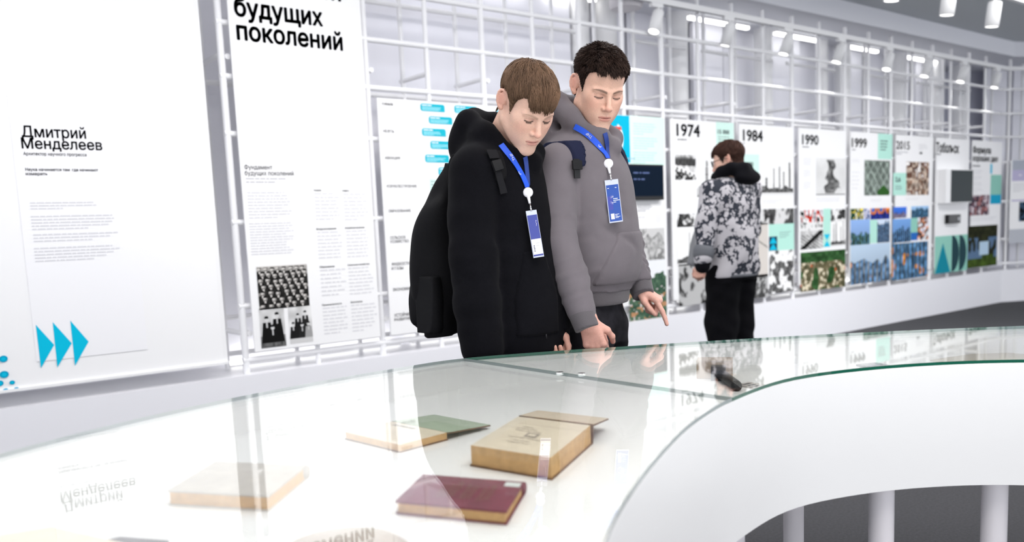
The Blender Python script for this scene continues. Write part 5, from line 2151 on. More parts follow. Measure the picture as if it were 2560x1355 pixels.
class Body:
    def __init__(self, px, py, d, yaw, lo=(0.945, 0.945), hi=(1.475, 1.475)):
        c = at(px, py, d)
        self.w0, self.z0 = lo
        self.s = (hi[1] - lo[1]) / (hi[0] - lo[0])
        self.O = np.array([c[0], c[1], 0.0])
        self.fr = frame_of(yaw)
        self.r, self.f, self.u = self.fr
        self.left = -self.r
        self.lf = np.stack([self.left, self.f, self.u])

    def Z(self, w):
        """height of the standard figure's level w on this person"""
        w = np.asarray(w, float)
        return np.where(w > self.w0, self.z0 + (w - self.w0) * self.s, w * self.z0 / self.w0)

    def L(self, a, b, w):
        return self.O + self.left * a + self.f * b + self.u * float(self.Z(w))

    def loc(self, P):
        q = P - self.O
        z = q[..., 2]
        return q @ self.left, q @ self.f, np.where(z > self.z0, self.w0 + (z - self.z0) / self.s, z * self.w0 / self.z0)


def under_body(B, arms, neck, skin, hipw=0.93, sw=0.17, chest=(0.15, 0.095), feet=0.10):
    """bare figure below the clothes: trunk, limbs and neck root in one surface"""
    pts = [B.L(0, 0, 0), B.L(0, 0, 1.5)] + [p for a in arms for p in a]
    lo, hi = bounds(pts, 0.16)
    lo[2] = -0.02
    F = Field(lo, hi, 0.014)
    F.put(loft(B.O, B.lf, B.Z([0.88, 0.98, 1.1, 1.3, 1.42, 1.47]), [chest[0] * 0.95, chest[0] * 0.92, chest[0] * 0.88, chest[0], chest[0] * 0.85, 0.07], [chest[1], chest[1] * 0.95, chest[1] * 0.95, chest[1], chest[1] * 0.8, 0.06]), 0.04)
    for s, a in zip((-1, 1), arms):
        for q in chain([B.L(0.04 * s, -0.01, 1.42)] + list(a), [0.055, 0.052, 0.042, 0.028]):
            F.put(q, 0.03)
        for q in chain([B.L(s * 0.085, 0, hipw - 0.03), B.L(s * (feet * 0.98), 0.015, 0.50), B.L(s * feet, -0.02, 0.09)], [0.078, 0.055, 0.040]):
            F.put(q, 0.03)
        F.put(rc(B.L(s * feet, -0.02, 0.055), B.L(s * (feet + 0.02), 0.13, 0.035), 0.038, 0.028), 0.02)
    F.put(rc(B.L(0, -0.015, 1.38), B.L(0, -0.015, 1.42), 0.058, 0.052), 0.03)
    V, Q = F.mesh()
    return V, Q, skin_tone(V, skin)


def trousers(B, parent, material, top=0.97, hips=(0.165, 0.115), rad=(0.10, 0.082, 0.072), feet=0.10, cfo=0.0, lowz=0.03):
    lo, hi = bounds([B.L(-0.25, -0.2, 0), B.L(0.25, 0.2, 0), B.L(-0.25, 0.2, top), B.L(0.25, -0.2, top)], 0.06)
    lo[2] = -0.01
    F = Field(lo, hi, 0.009)
    F.put(loft(B.O, B.lf, B.Z([0.80, 0.88, 0.94, top]), [hips[0] * 0.98, hips[0], hips[0] * 0.97, hips[0] * 0.9], [hips[1], hips[1], hips[1] * 0.97, hips[1] * 0.9], cf=[cfo] * 4), 0.04)
    for s in (-1, 1):
        for q in chain([B.L(s * 0.080, cfo, 0.84), B.L(s * feet * 0.95, 0.018 + cfo * 0.6, 0.50), B.L(s * feet, -0.012, lowz + rad[2])], rad):
            F.put(q, 0.035)
    F.warp(lambda P: waves(P, [(40, 30, 22, 0.0022), (-30, 44, 35, 0.0022), (22, -18, 60, 0.0016)], 4))
    return cloth_obj('trousers', F, material, parent)


def shoes(B, parent, feet=0.10, color=(0.03, 0.03, 0.032)):
    m = mat('shoe_%d' % int(color[0] * 1000), color, 0.55)
    so = mat('shoe_sole', (0.55, 0.55, 0.56), 0.6)
    for s in (-1, 1):
        a, b = B.L(s * feet, -0.045, 0.0), B.L(s * (feet + 0.02), 0.165, 0.0)
        lo, hi = bounds([a, b], 0.07)
        lo[2], hi[2] = -0.002, 0.13
        F = Field(lo, hi, 0.006)
        F.put(rc(a + UP * 0.055, b + UP * 0.04, 0.042, 0.036), 0.02)
        F.put(rc(a + UP * 0.08, a + UP * 0.10 + B.f * 0.03, 0.042, 0.042), 0.03)
        G = F.grid(np.zeros(3, int), F.n)
        F.F = np.maximum(F.F, 0.022 - G[..., 2])
        sh = cloth_obj('shoe', F, m, parent)
        F2 = Field(lo, hi, 0.006)
        F2.put(rc(a + UP * 0.012, b + UP * 0.012, 0.046, 0.042), 0.01)
        F2.F = np.maximum(F2.F, np.maximum(G[..., 2] - 0.024, 0.002 - G[..., 2]))
        cloth_obj('sole', F2, so, sh)


def hit(px, py, fn, off=0.004, d0=2.2, d1=3.4):
    """surface point of a cloth field seen at photo position px, py"""
    d = np.linspace(d0, d1, 400)
    P = CPOS + ray(px, py)[None] * d[:, None]
    v = fn(P) - off
    k = np.argmax(v < 0)
    if v[k] >= 0:
        k = int(np.argmin(v))
    return P[k]


def hits(pts, fn, off=0.004, **k):
    return np.array([hit(x, y, fn, off, **k) for x, y in pts])


def seam(name, pts, fn, r, material, parent, off=0.0008):
    P = hits(pts, fn, off)
    P = smooth_line(P, max(12, len(P) * 6))
    V, Fc = path_tube_geo(P, r, 6)
    return mesh_obj(name, V, Fc, material, parent, smooth=True)


def normals_of(P, fn):
    e = 0.006
    g = np.stack([fn(P + np.eye(3)[k] * e) - fn(P - np.eye(3)[k] * e) for k in range(3)], -1)
    return g / (np.linalg.norm(g, axis=1)[:, None] + 1e-9)


def strap(name, pts, fn, width, thick, material, parent, off=0.003, n=24, world=False):
    P = np.array(pts) if world else hits(pts, fn, off)
    w = width if hasattr(width, '__len__') else [width] * len(P)
    P4 = np.column_stack([P, w])
    P4 = smooth_line(P4, n)
    Q, g = drape(P4[:, :3], fn, off, 3)
    for _ in range(14):
        g[0], g[-1] = g[1], g[-2]
        g[1:-1] = (g[:-2] + g[1:-1] * 2 + g[2:]) / 4
        if _ < 5:
            Q[1:-1] = (Q[:-2] + Q[1:-1] * 2 + Q[2:]) / 4
    V, Fc = ribbon_geo(Q, g, P4[:, 3], thick)
    return mesh_obj(name, V, Fc, material, parent, smooth=False)


LANY = mat('blue_lanyard', (0.003, 0.075, 0.62), 0.55)
LANYD = mat('blue_lanyard_reverse', (0.008, 0.035, 0.22), 0.6)
PLW = mat('white_plastic', (0.84, 0.83, 0.88), 0.35)
STEEL = mat('steel', (0.6, 0.6, 0.62), 0.25, metal=1.0)
WINK = mat('white_ink', (0.85, 0.87, 0.95), 0.5)


def lanyard(root_label, strap_px, back_px, reel_px, corners, card, fn, dbase, width=0.019, loc=None, logo_px=None):
    """ribbon round the neck, white reel, clip and a hanging badge (corners tl, tr, br, bl in photo order)"""
    o = thing('lanyard_badge', loc, root_label, 'badge', 'blue lanyards with badges')
    strap('ribbon', strap_px, fn, width, 0.0016, LANY, o, off=0.004, n=40)
    strap('ribbon', back_px, fn, width * 0.9, 0.0016, LANYD, o, off=0.003, n=24)
    rp = hit(*reel_px, fn, 0.010)
    toward = -ray(*reel_px)
    toward /= np.linalg.norm(toward)
    q = Vector(toward).to_track_quat('Z', 'Y').to_matrix()
    V, Fc = lathe_geo([(0.0, -0.004), (0.014, -0.004), (0.0155, 0.0), (0.0135, 0.004), (0.0, 0.005)], 24)
    mesh_obj('reel', np.array([q @ Vector(v) for v in V]) + rp, Fc, PLW, o, smooth=True)
    tl, tr, br, bl_ = corners
    top = ((tl[0] + tr[0]) / 2, (tl[1] + tr[1]) / 2)
    dd = (rp - CPOS) @ (RCAM @ np.array([0, 0, 1.0])) - 0.016
    P = [at(*c, dd + e) for c, e in zip(corners, (-0.004, 0.004, 0.010, 0.002))]
    tp_ = at(top[0], top[1] - 1, dd - 0.001)
    lugs = [rp - UP * 0.012, rp - UP * 0.022]
    V, Fc = path_tube_geo([rp - UP * 0.010, (rp - UP * 0.010) * 0.45 + tp_ * 0.55], [0.006, 0.0035], 8)
    mesh_obj('reel_stem', V, Fc, PLW, o, smooth=True)
    V, Fc = path_tube_geo([(rp - UP * 0.010) * 0.5 + tp_ * 0.5, tp_ - UP * 0.004], [0.0028, 0.0028], 8)
    mesh_obj('clip', V, Fc, STEEL, o, smooth=True)
    P = np.array(P)
    U = (P[1] - P[0] + P[2] - P[3]) / 2
    Vv = (P[0] - P[3] + P[1] - P[2]) / 2
    fc = Face(P[3], U / np.linalg.norm(U), Vv / np.linalg.norm(Vv))
    if fc.n @ toward < 0:
        fc.n = -fc.n
    w, h = np.linalg.norm(U), np.linalg.norm(Vv)
    pts = [fc.p(0, 0), fc.p(w, 0), fc.p(w, h), fc.p(0, h)]
    V = [p for p in pts] + [p - fc.n * 0.0025 for p in pts]
    HOLD = mat('clear_badge_holder', (0.50, 0.54, 0.66), 0.15)
    mesh_obj('badge_holder', V, [(0, 1, 2, 3), (7, 6, 5, 4), (0, 4, 5, 1), (1, 5, 6, 2), (2, 6, 7, 3), (3, 7, 4, 0)], HOLD, o)
    card(fc, o, w, h)
    if logo_px:
        for (s, px, py, ang, cap) in logo_px:
            p = hit(px, py, fn, 0.0085)
            n = normals_of(np.array([p]), fn)[0]
            a = math.radians(ang)
            cr, cu = RCAM @ np.array([1.0, 0, 0]), RCAM @ np.array([0, 1.0, 0])
            uu = cr * math.cos(a) + cu * math.sin(a)
            uu -= n * (uu @ n)
            uu /= np.linalg.norm(uu)
            ff = Face(p, uu, np.cross(n, uu))
            if s == '*':
                for k in range(9):
                    t = math.radians(150 + 22 * k)
                    poly(ff, o, [(0.0035 * math.cos(t) - 0.0006 * math.sin(t), 0.0035 * math.sin(t) + 0.0006 * math.cos(t)), (0.0075 * math.cos(t), 0.0075 * math.sin(t)),
                                 (0.0035 * math.cos(t) + 0.0006 * math.sin(t), 0.0035 * math.sin(t) - 0.0006 * math.cos(t))], WINK, 'printed_sunburst', lift=0.0006)
            else:
                lettering(ff, o, s, 0, 0, cap, WINK, bold=0.02, lift=0.0006)
    return o


def card_blue(fc, o, w, h):
    patch(fc, o, w * 0.05, h * 0.03, w * 0.95, h * 0.88, mat('badge_blue', (0.008, 0.060, 0.32), 0.35), 'badge_card', lift=0.0008)
    patch(fc, o, w * 0.05, h * 0.30, w * 0.40, h * 0.62, mat('badge_violet', (0.035, 0.05, 0.32), 0.35), 'badge_card', lift=0.0010)
    for k, (u0, v0, ww, hh) in enumerate(((0.46, 0.545, 0.34, 0.013), (0.46, 0.505, 0.46, 0.013), (0.46, 0.465, 0.20, 0.013), (0.12, 0.80, 0.12, 0.012), (0.68, 0.80, 0.12, 0.012),
                                          (0.48, 0.18, 0.30, 0.010), (0.48, 0.155, 0.16, 0.010), (0.48, 0.125, 0.36, 0.010), (0.48, 0.10, 0.24, 0.010))):
        patch(fc, o, w * u0, h * v0, w * (u0 + ww), h * (v0 + hh), WINK, 'printed_line', lift=0.0014)
    patch(fc, o, w * 0.16, h * 0.08, w * 0.42, h * 0.21, WINK, 'printed_square', lift=0.0014)
    for k in range(10):
        t = math.radians(70 + 22 * k)
        cx, cy = w * 0.42, h * 0.53
        poly(fc, o, [(cx + 0.006 * math.cos(t) - 0.0006 * math.sin(t), cy + 0.008 * math.sin(t)), (cx + 0.012 * math.cos(t), cy + 0.016 * math.sin(t)), (cx + 0.006 * math.cos(t) + 0.0006 * math.sin(t), cy + 0.0078 * math.sin(t))], WINK, 'printed_sunburst', lift=0.0014)


def card_white(fc, o, w, h):
    patch(fc, o, w * 0.04, h * 0.03, w * 0.96, h * 0.90, mat('badge_indigo', (0.035, 0.05, 0.27), 0.35), 'badge_card', lift=0.0008)
    patch(fc, o, w * 0.05, h * 0.065, w * 0.95, h * 0.39, PLW, 'badge_label', lift=0.0012)
    for k in range(5):
        patch(fc, o, w * 0.16, h * (0.13 + 0.028 * k), w * (0.30 - 0.02 * (k % 2)), h * (0.148 + 0.028 * k), INKB, 'printed_line', lift=0.0016)
    greek(fc, o, w * 0.42, h * 0.31, w * 0.4, 2, 0.008, INKG, lift=0.0016, h=0.3)
    for k in range(6):
        patch(fc, o, w * (0.72 + 0.02 * (k % 3)), h * (0.66 + 0.022 * k), w * (0.75 + 0.03 * (k % 3)), h * (0.672 + 0.022 * k), WINK, 'printed_sunburst', lift=0.0014)


# ================================================================== tall student in the grey hoodie
GREY = mat('grey_sweatshirt', (0.142, 0.127, 0.140), 0.9, bump=0.22, bscale=520, vary=0.06, vscale=14, sheen=0.10, spec=0.12)
GREYD = mat('grey_ribbing', (0.105, 0.096, 0.104), 0.92, bump=0.35, bscale=420, sheen=0.2, spec=0.15)
JEAN = mat('charcoal_denim', (0.014, 0.0135, 0.017), 0.9, bump=0.3, bscale=420, vary=0.45, vscale=22, spec=0.12)
T = Body(1468, 500, 2.98, 60, (0.945, 0.925), (1.475, 1.497))
tO = dict(skin=(0.72, 0.45, 0.345), brow=(0.075, 0.042, 0.03), browk=0.8, lid=-0.0055, open=0.5, hair=(0.017, 0.010, 0.009), hair_tip=(0.045, 0.026, 0.019), style='crop', strands=13000,
          crown=(0.0, -0.055, 0.120), comb=(0.0, 0.35, -0.30), cap_top=0.004, width=0.0009, jaw=0.050, nose=0.120, fringe_z=0.056, fringe_sd=0.004,
          line=[-0.062, -0.058, -0.036, 0.042, 0.042, 0.034, -0.016, 0.010, 0.058, 0.070, 0.076, 0.078])
t_hf = frame_of(18, 28, 3)
t_ho = at(1519, 238, 2.80) - np.array([0, 0.083, 0.001]) @ t_hf
t_neck = T.L(0.0, 0.0, 1.455)
tSr, tEr, tWr = at(1393, 418, 2.835), at(1396, 608, 2.785), at(1452, 774, 2.745)
tSl, tEl, tWl = T.L(0.185, -0.01, 1.40), at(1566, 610, 3.17), at(1596, 700, 3.09)
parts, cols = [], []
V, Q, C = under_body(T, [(tSr, tEr, tWr), (tSl, tEl, tWl)], t_ho + UP * -0.08, (0.70, 0.43, 0.33))
parts.append((V, Q)); cols.append(C)
V, Q, C = head_mesh(tO, t_hf, t_ho, t_neck, 0.0023)
parts.append((V, Q)); cols.append(C)
# right hand: loose fist hanging behind the case, back of the hand to the viewer
yv, zv = ortho(-UP * 0.95 + CAMR * 0.24 + CAMF * 0.10, -CAMF * 0.95 - CAMR * 0.25)
xv = -np.cross(yv, zv)
V, Q = hand_mesh(at(1470, 800, 2.735), xv, yv, zv, ((58, 70, 40), (40, 65, 35), (34, 58, 35), (30, 55, 30)), ((0.62, 0.75, -0.30), (0.25, 0.85, -0.45), (-0.15, 0.85, -0.5)), 0.98)
HC = skin_tone(V, (0.66, 0.36, 0.29), 7)
parts.append((V, Q)); cols.append(HC)
# left hand: index finger pointing down
yv, zv = ortho(CAMR * 0.74 - UP * 0.58 - CAMF * 0.40, CAMR * 0.60 + UP * 0.70 - CAMF * 0.25)
xv = np.cross(yv, zv)
V, Q = hand_mesh(at(1596, 716, 3.085), xv, yv, zv, ((26, 8, 4), (72, 95, 50), (76, 98, 52), (78, 98, 50)), ((0.32, 0.85, -0.40), (-0.12, 0.92, -0.32), (-0.25, 0.92, -0.25)), 1.0)
parts.append((V, Q)); cols.append(skin_tone(V, (0.66, 0.37, 0.30), 8))
tall = person_mesh(parts, cols, tuple(T.O))
tag(tall, 'tall person in a grey hoodie with short dark hair looking down, one finger pointing', 'person')
put_hair(tO, t_hf, t_ho, tall)
lo, hi = bounds([tSr, tEr, tWr, tSl, tEl, tWl, T.L(0, -0.2, 1.66), T.L(0, 0.2, 0.93), T.L(0, -0.2, 0.93)], 0.11)
F = Field(lo, hi, 0.0062)
F.put(loft(T.O, T.lf, T.Z([0.985, 1.005, 1.04, 1.12, 1.22, 1.31, 1.38, 1.43, 1.475]), [0.150, 0.166, 0.174, 0.174, 0.174, 0.178, 0.172, 0.150, 0.085],
           [0.118, 0.134, 0.146, 0.149, 0.145, 0.138, 0.124, 0.106, 0.078], cf=[0.005, 0.008, 0.016, 0.022, 0.018, 0.012, 0.004, -0.008, -0.02]), 0.03)
for a, b in ((tSr, -1), (tSl, 1)):
    F.put(rc(T.L(0.03 * b, -0.015, 1.425), a + UP * 0.012, 0.066, 0.062), 0.06)
for q in chain([tSr, (tSr + tEr) / 2 + T.f * -0.006, tEr, (tEr * 0.45 + tWr * 0.55) + T.f * 0.004, tWr], [0.070, 0.064, 0.058, 0.056, 0.047]):
    F.put(q, 0.014)
for q in chain([tSl, tEl, tWl], [0.068, 0.058, 0.046]):
    F.put(q, 0.03)


def t_fold(P):
    a, b, w = T.loc(P)
    m = smoothstep(0.0, 0.06, b)
    f1 = 0.007 * np.exp(-((w - 1.165 + 0.45 * (a + 0.10)) / 0.013) ** 2) * smoothstep(-0.16, -0.11, a) * (1 - smoothstep(-0.03, 0.03, a))
    f2 = 0.005 * np.exp(-((w - 1.235 + 0.3 * (a + 0.10)) / 0.016) ** 2) * smoothstep(-0.16, -0.11, a) * (1 - smoothstep(-0.06, 0.0, a))
    return (f1 + f2) * m


# hood lying round the neck
for q in chain([T.L(0.0, 0.100, 1.432), T.L(-0.058, 0.074, 1.462), T.L(-0.092, 0.005, 1.515), T.L(-0.072, -0.075, 1.572), T.L(0, -0.115, 1.585)], [0.022, 0.032, 0.036, 0.038, 0.040]):
    F.put(q, 0.025)
for q in chain([T.L(0.0, 0.100, 1.432), T.L(0.058, 0.074, 1.462), T.L(0.092, 0.005, 1.515), T.L(0.072, -0.075, 1.572), T.L(0, -0.115, 1.585)], [0.022, 0.032, 0.036, 0.038, 0.040]):
    F.put(q, 0.025)
F.put(ell(T.L(0, -0.125, 1.50), (0.115, 0.060, 0.100), np.stack([T.left, T.f, T.u])), 0.04)
F.put(rc(t_neck, t_ho + (t_ho - t_neck) * 0.2, 0.060, 0.070), 0.012, 'sub')
F.put(ell(t_ho + np.array([0, 0.03, -0.04]) @ t_hf, (0.072, 0.082, 0.095), t_hf), 0.012, 'sub')
F.warp(lambda P: arm_folds(tEr, tWr, 0.0018, 0.042, 1.0, 0.25, 0.95)(P) + arm_folds(tSr, tEr, 0.0013, 0.055, 2.0, 0.62, 1.0)(P) + arm_folds(tEl, tWl, 0.0026, 0.045, 3.0)(P)
       + waves(P, [(18, 10, 10, 0.0014), (-14, 20, 12, 0.0012), (36, 8, -10, 0.0008)], 3) + t_fold(P))
hood_t = cloth_obj('hoodie', F, GREY, tall)
tfn = field_fn(F)
# kangaroo pocket: a second layer of cloth
Fp = Field(lo, hi, 0.0062)
G = Fp.grid(np.zeros(3, int), Fp.n)
a_, b_, w_ = T.loc(G)
side = np.abs(a_) - np.interp(w_, [1.00, 1.05, 1.10, 1.165, 1.2], [0.150, 0.150, 0.128, 0.084, 0.08])
Fp.F = np.maximum.reduce([F.F - 0.0075, side.astype(np.float32), (w_ - 1.168).astype(np.float32), (1.008 - w_).astype(np.float32), (0.03 - b_).astype(np.float32),
                          np.linalg.norm(G - tEr, axis=-1).astype(np.float32) * -1 + 0.09]).astype(np.float32)
cloth_obj('pocket', Fp, GREY, hood_t)
Fh = Field(lo, hi, 0.0062)
Fh.put(loft(T.O, T.lf, T.Z([0.942, 0.952, 0.985, 0.998]), [0.146, 0.150, 0.153, 0.149], [0.116, 0.121, 0.124, 0.119], cf=[0.004, 0.004, 0.006, 0.006]), 0.01)
cloth_obj('hem_band', Fh, GREYD, hood_t)
for w0, e0, nm in ((tWr, tEr, 'r'), (tWl, tEl, 'l')):
    d = (w0 - e0) / np.linalg.norm(w0 - e0)
    Fc_ = Field(*bounds([w0 - d * 0.05, w0 + d * 0.11], 0.06), 0.005)
    Fc_.put(rc(w0 + d * 0.0, w0 + d * 0.060, 0.045, 0.0395), 0.005)
    G = Fc_.grid(np.zeros(3, int), Fc_.n)
    t_ = (G - w0) @ d
    Fc_.F = np.maximum(Fc_.F, (t_ - 0.066).astype(np.float32))
    cloth_obj('cuff', Fc_, GREYD, hood_t)
SEAM = mat('dark_seam', (0.06, 0.055, 0.062), 0.9)
trousers(T, tall, JEAN, top=0.985, hips=(0.150, 0.108), rad=(0.092, 0.078, 0.068))
shoes(T, tall)
strapfn = tfn
tpk = thing('backpack', tuple(T.L(0, -0.22, 1.0)), 'dark navy backpack worn by the tall student, mainly its shoulder strap in view', 'backpack')
NAVY = mat('navy_nylon', (0.012, 0.015, 0.038), 0.85, spec=0.12, bump=0.2, bscale=700)
Fk = Field(*bounds([T.L(-0.2, -0.4, 0.9), T.L(0.2, -0.1, 1.5), T.L(-0.2, -0.1, 1.5), T.L(0.2, -0.4, 0.9)], 0.03), 0.009)
Fk.put(loft(T.O, T.lf, T.Z([0.94, 0.98, 1.15, 1.30, 1.40, 1.43]), [0.07, 0.085, 0.085, 0.08, 0.07, 0.04], [0.024, 0.03, 0.032, 0.03, 0.024, 0.014], cl=[0.05] * 6, cf=[-0.175, -0.180, -0.180, -0.172, -0.160, -0.15], ex=3.2), 0.03)
cloth_obj('pack_body', Fk, NAVY, tpk)


def shell_strap(B, F, a0, half, wlow, wback, off, material, parent, wtop=1.45):
    """padded strap over a shoulder: a band of the cloth surface, lifted by off"""
    Fs = Field(F.lo, F.lo + F.h * (np.array(F.n) - 1), F.h)
    Fs.F = np.full(F.n, 0.25, np.float32)
    G = Fs.grid(np.zeros(3, int), F.n)
    a, b, w = B.loc(G)
    ac = np.interp(w, [a0[0][0], a0[1][0]], [a0[0][1], a0[1][1]])
    hw = np.interp(w, [wlow, wlow + 0.09], [half * 0.72, half])
    low = np.where(b > -0.02, wlow - w, wback - w)
    Fs.F = np.maximum.reduce([F.F - off, (np.abs(a - ac) - hw), low, w - wtop]).astype(np.float32)
    return cloth_obj('shoulder_strap', Fs, material, parent)


shell_strap(T, F, ((1.36, -0.184), (1.44, -0.156)), 0.022, 1.365, 1.20, 0.009, NAVY, tpk, 1.447)
strap('webbing', [(1439, 398), (1441, 420), (1442, 446)], tfn, 0.022, 0.003, BLACKP, tpk, off=0.007)
strap('buckle', [(1440, 402), (1441, 412), (1442, 424)], tfn, 0.034, 0.007, mat('buckle_plastic', (0.007, 0.007, 0.008), 0.5, spec=0.2), tpk, off=0.011, n=6)
shell_strap(T, F, ((1.36, 0.184), (1.44, 0.156)), 0.022, 1.365, 1.20, 0.009, NAVY, tpk, 1.447)
lanyard('blue lanyard with a blue badge hanging on the grey hoodie', [(1436, 316), (1455, 326), (1478, 344), (1500, 368), (1513, 384), (1519, 396)], [(1511, 333), (1515, 350), (1518, 370), (1520, 392)],
        (1521, 409), ((1511, 451), (1545, 447), (1557, 553), (1524, 558)), card_blue, tfn, 2.7, loc=tuple(T.L(-0.02, 0.15, 1.20)), logo_px=[('TNF', 1482, 342, 140, 0.009), ('*', 1500, 364, 0, 0)])

# ================================================================== student in the black hoodie
BLK = mat('black_fleece', (0.0042, 0.0042, 0.0058), 0.95, bump=0.25, bscale=500, sheen=0.02, spec=0.06, vary=0.12, vscale=12)
BLKN = mat('black_nylon', (0.005, 0.005, 0.0062), 0.75, bump=0.25, bscale=620, spec=0.14)
S = Body(1262, 500, 2.80, 58)
sO = dict(skin=(0.74, 0.475, 0.37), brow=(0.20, 0.11, 0.07), browk=0.5, lid=-0.0030, open=0.92, ow=0.0026, iris=(0.05, 0.032, 0.025), hair=(0.085, 0.048, 0.030), hair_tip=(0.19, 0.115, 0.070), style='fringe', strands=14000,
          crown=(0.005, -0.060, 0.112), comb=(0.0, 0.30, -0.55), cap_top=0.001, width=0.0009, jaw=0.046, nose=0.121, lip=(0.56, 0.24, 0.21), fringe_z=0.036, fringe_sd=0.007,
          line=[-0.068, -0.064, -0.036, 0.042, 0.042, 0.034, -0.022, 0.000, 0.046, 0.062, 0.070, 0.072])
s_hf = frame_of(30, 42, 0)
s_ho = at(1344, 298, 2.60) - np.array([0, 0.083, 0.001]) @ s_hf
s_neck = S.L(0.0, -0.005, 1.445)
sSr, sEr, sWr = at(1188, 432, 2.655), at(1184, 650, 2.640), at(1206, 868, 2.668)
sSl, sEl, sWl = S.L(0.165, -0.01, 1.385), S.L(0.150, 0.03, 1.10), at(1374, 822, 2.80)
parts, cols = [], []
V, Q, C = under_body(S, [(sSr, sEr, sWr), (sSl, sEl, sWl)], s_ho + UP * -0.08, (0.71, 0.45, 0.35))
parts.append((V, Q)); cols.append(C)
V, Q, C = head_mesh(sO, s_hf, s_ho, s_neck, 0.0023)
parts.append((V, Q)); cols.append(C)
yv, zv = ortho(-UP + CAMR * 0.15, CAMF * 0.9 + CAMR * 0.2)
V, Q = hand_mesh(at(1377, 806, 2.80), np.cross(yv, zv), yv, zv, ((50, 80, 40), (55, 82, 40), (58, 84, 40), (60, 85, 40)), ((0.55, 0.8, -0.2), (0.15, 0.95, -0.3), (-0.1, 0.95, -0.3)), 0.95)
parts.append((V, Q)); cols.append(skin_tone(V, (0.66, 0.36, 0.28), 9))
yv, zv = ortho(-UP + CAMR * 0.05, -CAMF)
V, Q = hand_mesh(at(1210, 880, 2.668), -np.cross(yv, zv), yv, zv, ((30, 40, 20),) * 4, ((0.55, 0.8, -0.2), (0.15, 0.95, -0.3), (-0.1, 0.95, -0.3)), 0.95)
parts.append((V, Q)); cols.append(skin_tone(V, (0.68, 0.38, 0.30), 9))
stu = person_mesh(parts, cols, tuple(S.O))
tag(stu, 'person in a black hoodie and black backpack with light brown fringe, head bowed', 'person')
put_hair(sO, s_hf, s_ho, stu)
lo, hi = bounds([sSr, sEr, sWr, sSl, sEl, sWl, S.L(0, -0.2, 1.66), S.L(0, 0.2, 0.80), S.L(0, -0.2, 0.80)], 0.12)
F = Field(lo, hi, 0.0066)
F.put(loft(S.O, S.lf, [0.80, 0.83, 0.95, 1.10, 1.22, 1.32, 1.38, 1.43, 1.47], [0.165, 0.176, 0.182, 0.182, 0.180, 0.180, 0.174, 0.150, 0.085],
           [0.140, 0.155, 0.165, 0.160, 0.148, 0.135, 0.122, 0.105, 0.075], cf=[0.03, 0.03, 0.026, 0.012, 0.004, 0.0, -0.004, -0.01, -0.02]), 0.03)
for a, b in ((sSr, -1), (sSl, 1)):
    F.put(rc(S.L(0.03 * b, -0.015, 1.415), a + UP * 0.012, 0.066, 0.066), 0.06)
for q in chain([sSr, (sSr + sEr) / 2 + S.f * -0.008, sEr, (sEr + sWr) / 2, sWr], [0.076, 0.075, 0.073, 0.074, 0.066]):
    F.put(q, 0.014)
for q in chain([sSl, sEl, sWl], [0.072, 0.062, 0.050]):
    F.put(q, 0.03)
for sg in (-1, 1):
    for q in chain([S.L(0.0, 0.105, 1.395), S.L(0.060 * sg, 0.080, 1.428), S.L(0.096 * sg, 0.000, 1.480), S.L(0.080 * sg, -0.075, 1.535), S.L(0, -0.105, 1.552)], [0.026, 0.032, 0.034, 0.032, 0.030]):
        F.put(q, 0.025)
F.put(ell(S.L(0, -0.112, 1.465), (0.115, 0.058, 0.095), np.stack([S.left, S.f, S.u])), 0.04)
F.put(rc(s_neck, s_ho + (s_ho - s_neck) * 0.15, 0.060, 0.072), 0.012, 'sub')
F.put(ell(s_ho + np.array([0, 0.03, -0.04]) @ s_hf, (0.072, 0.082, 0.095), s_hf), 0.012, 'sub')
F.warp(lambda P: arm_folds(sEr, sWr, 0.0012, 0.09, 1.5, 0.0, 1.0)(P) + arm_folds(sSr, sEr, 0.0014, 0.10, 2.5, 0.5, 1.0)(P)
       + waves(P, [(16, 10, 8, 0.0022), (-20, 16, 10, 0.0020), (34, 8, -10, 0.0012)], 8))
hood_s = cloth_obj('hoodie', F, BLK, stu)
sfn = field_fn(F)
Fp = Field(lo, hi, 0.0066)
G = Fp.grid(np.zeros(3, int), Fp.n)
a_, b_, w_ = S.loc(G)
side = np.abs(np.abs(a_) - 0.085) - np.interp(w_, [0.86, 0.98, 1.10, 1.14], [0.070, 0.070, 0.040, 0.036])
Fp.F = np.maximum.reduce([F.F - 0.006, side.astype(np.float32), (w_ - 1.12).astype(np.float32), (0.86 - w_).astype(np.float32), (0.05 - b_).astype(np.float32)]).astype(np.float32)
cloth_obj('pocket', Fp, BLK, hood_s)
seam('zip', [(1330, 575), (1336, 645), (1345, 690), (1355, 740), (1362, 790), (1366, 846)], sfn, 0.0024, mat('zip_grey', (0.05, 0.05, 0.055), 0.4, metal=0.6), hood_s, off=0.0015)
trousers(S, stu, mat('black_cotton', (0.0040, 0.0040, 0.0052), 0.95, spec=0.08), top=0.92, hips=(0.150, 0.108), rad=(0.098, 0.085, 0.075))
shoes(S, stu)
spk = thing('backpack', tuple(S.L(0, -0.24, 0.86)), 'black backpack with an outer pocket on the back of the student in black', 'backpack')
Fk = Field(*bounds([S.L(-0.2, -0.42, 0.82), S.L(0.2, -0.1, 1.5), S.L(-0.2, -0.1, 1.5), S.L(0.2, -0.42, 0.82)], 0.03), 0.0075)
Fk.put(loft(S.O, S.lf, [0.850, 0.875, 0.95, 1.08, 1.20, 1.29, 1.37, 1.41], [0.110, 0.132, 0.145, 0.150, 0.145, 0.130, 0.095, 0.045], [0.050, 0.075, 0.088, 0.088, 0.080, 0.062, 0.038, 0.018],
            cf=[-0.215, -0.228, -0.238, -0.238, -0.228, -0.205, -0.175, -0.165], ex=3.0), 0.03)
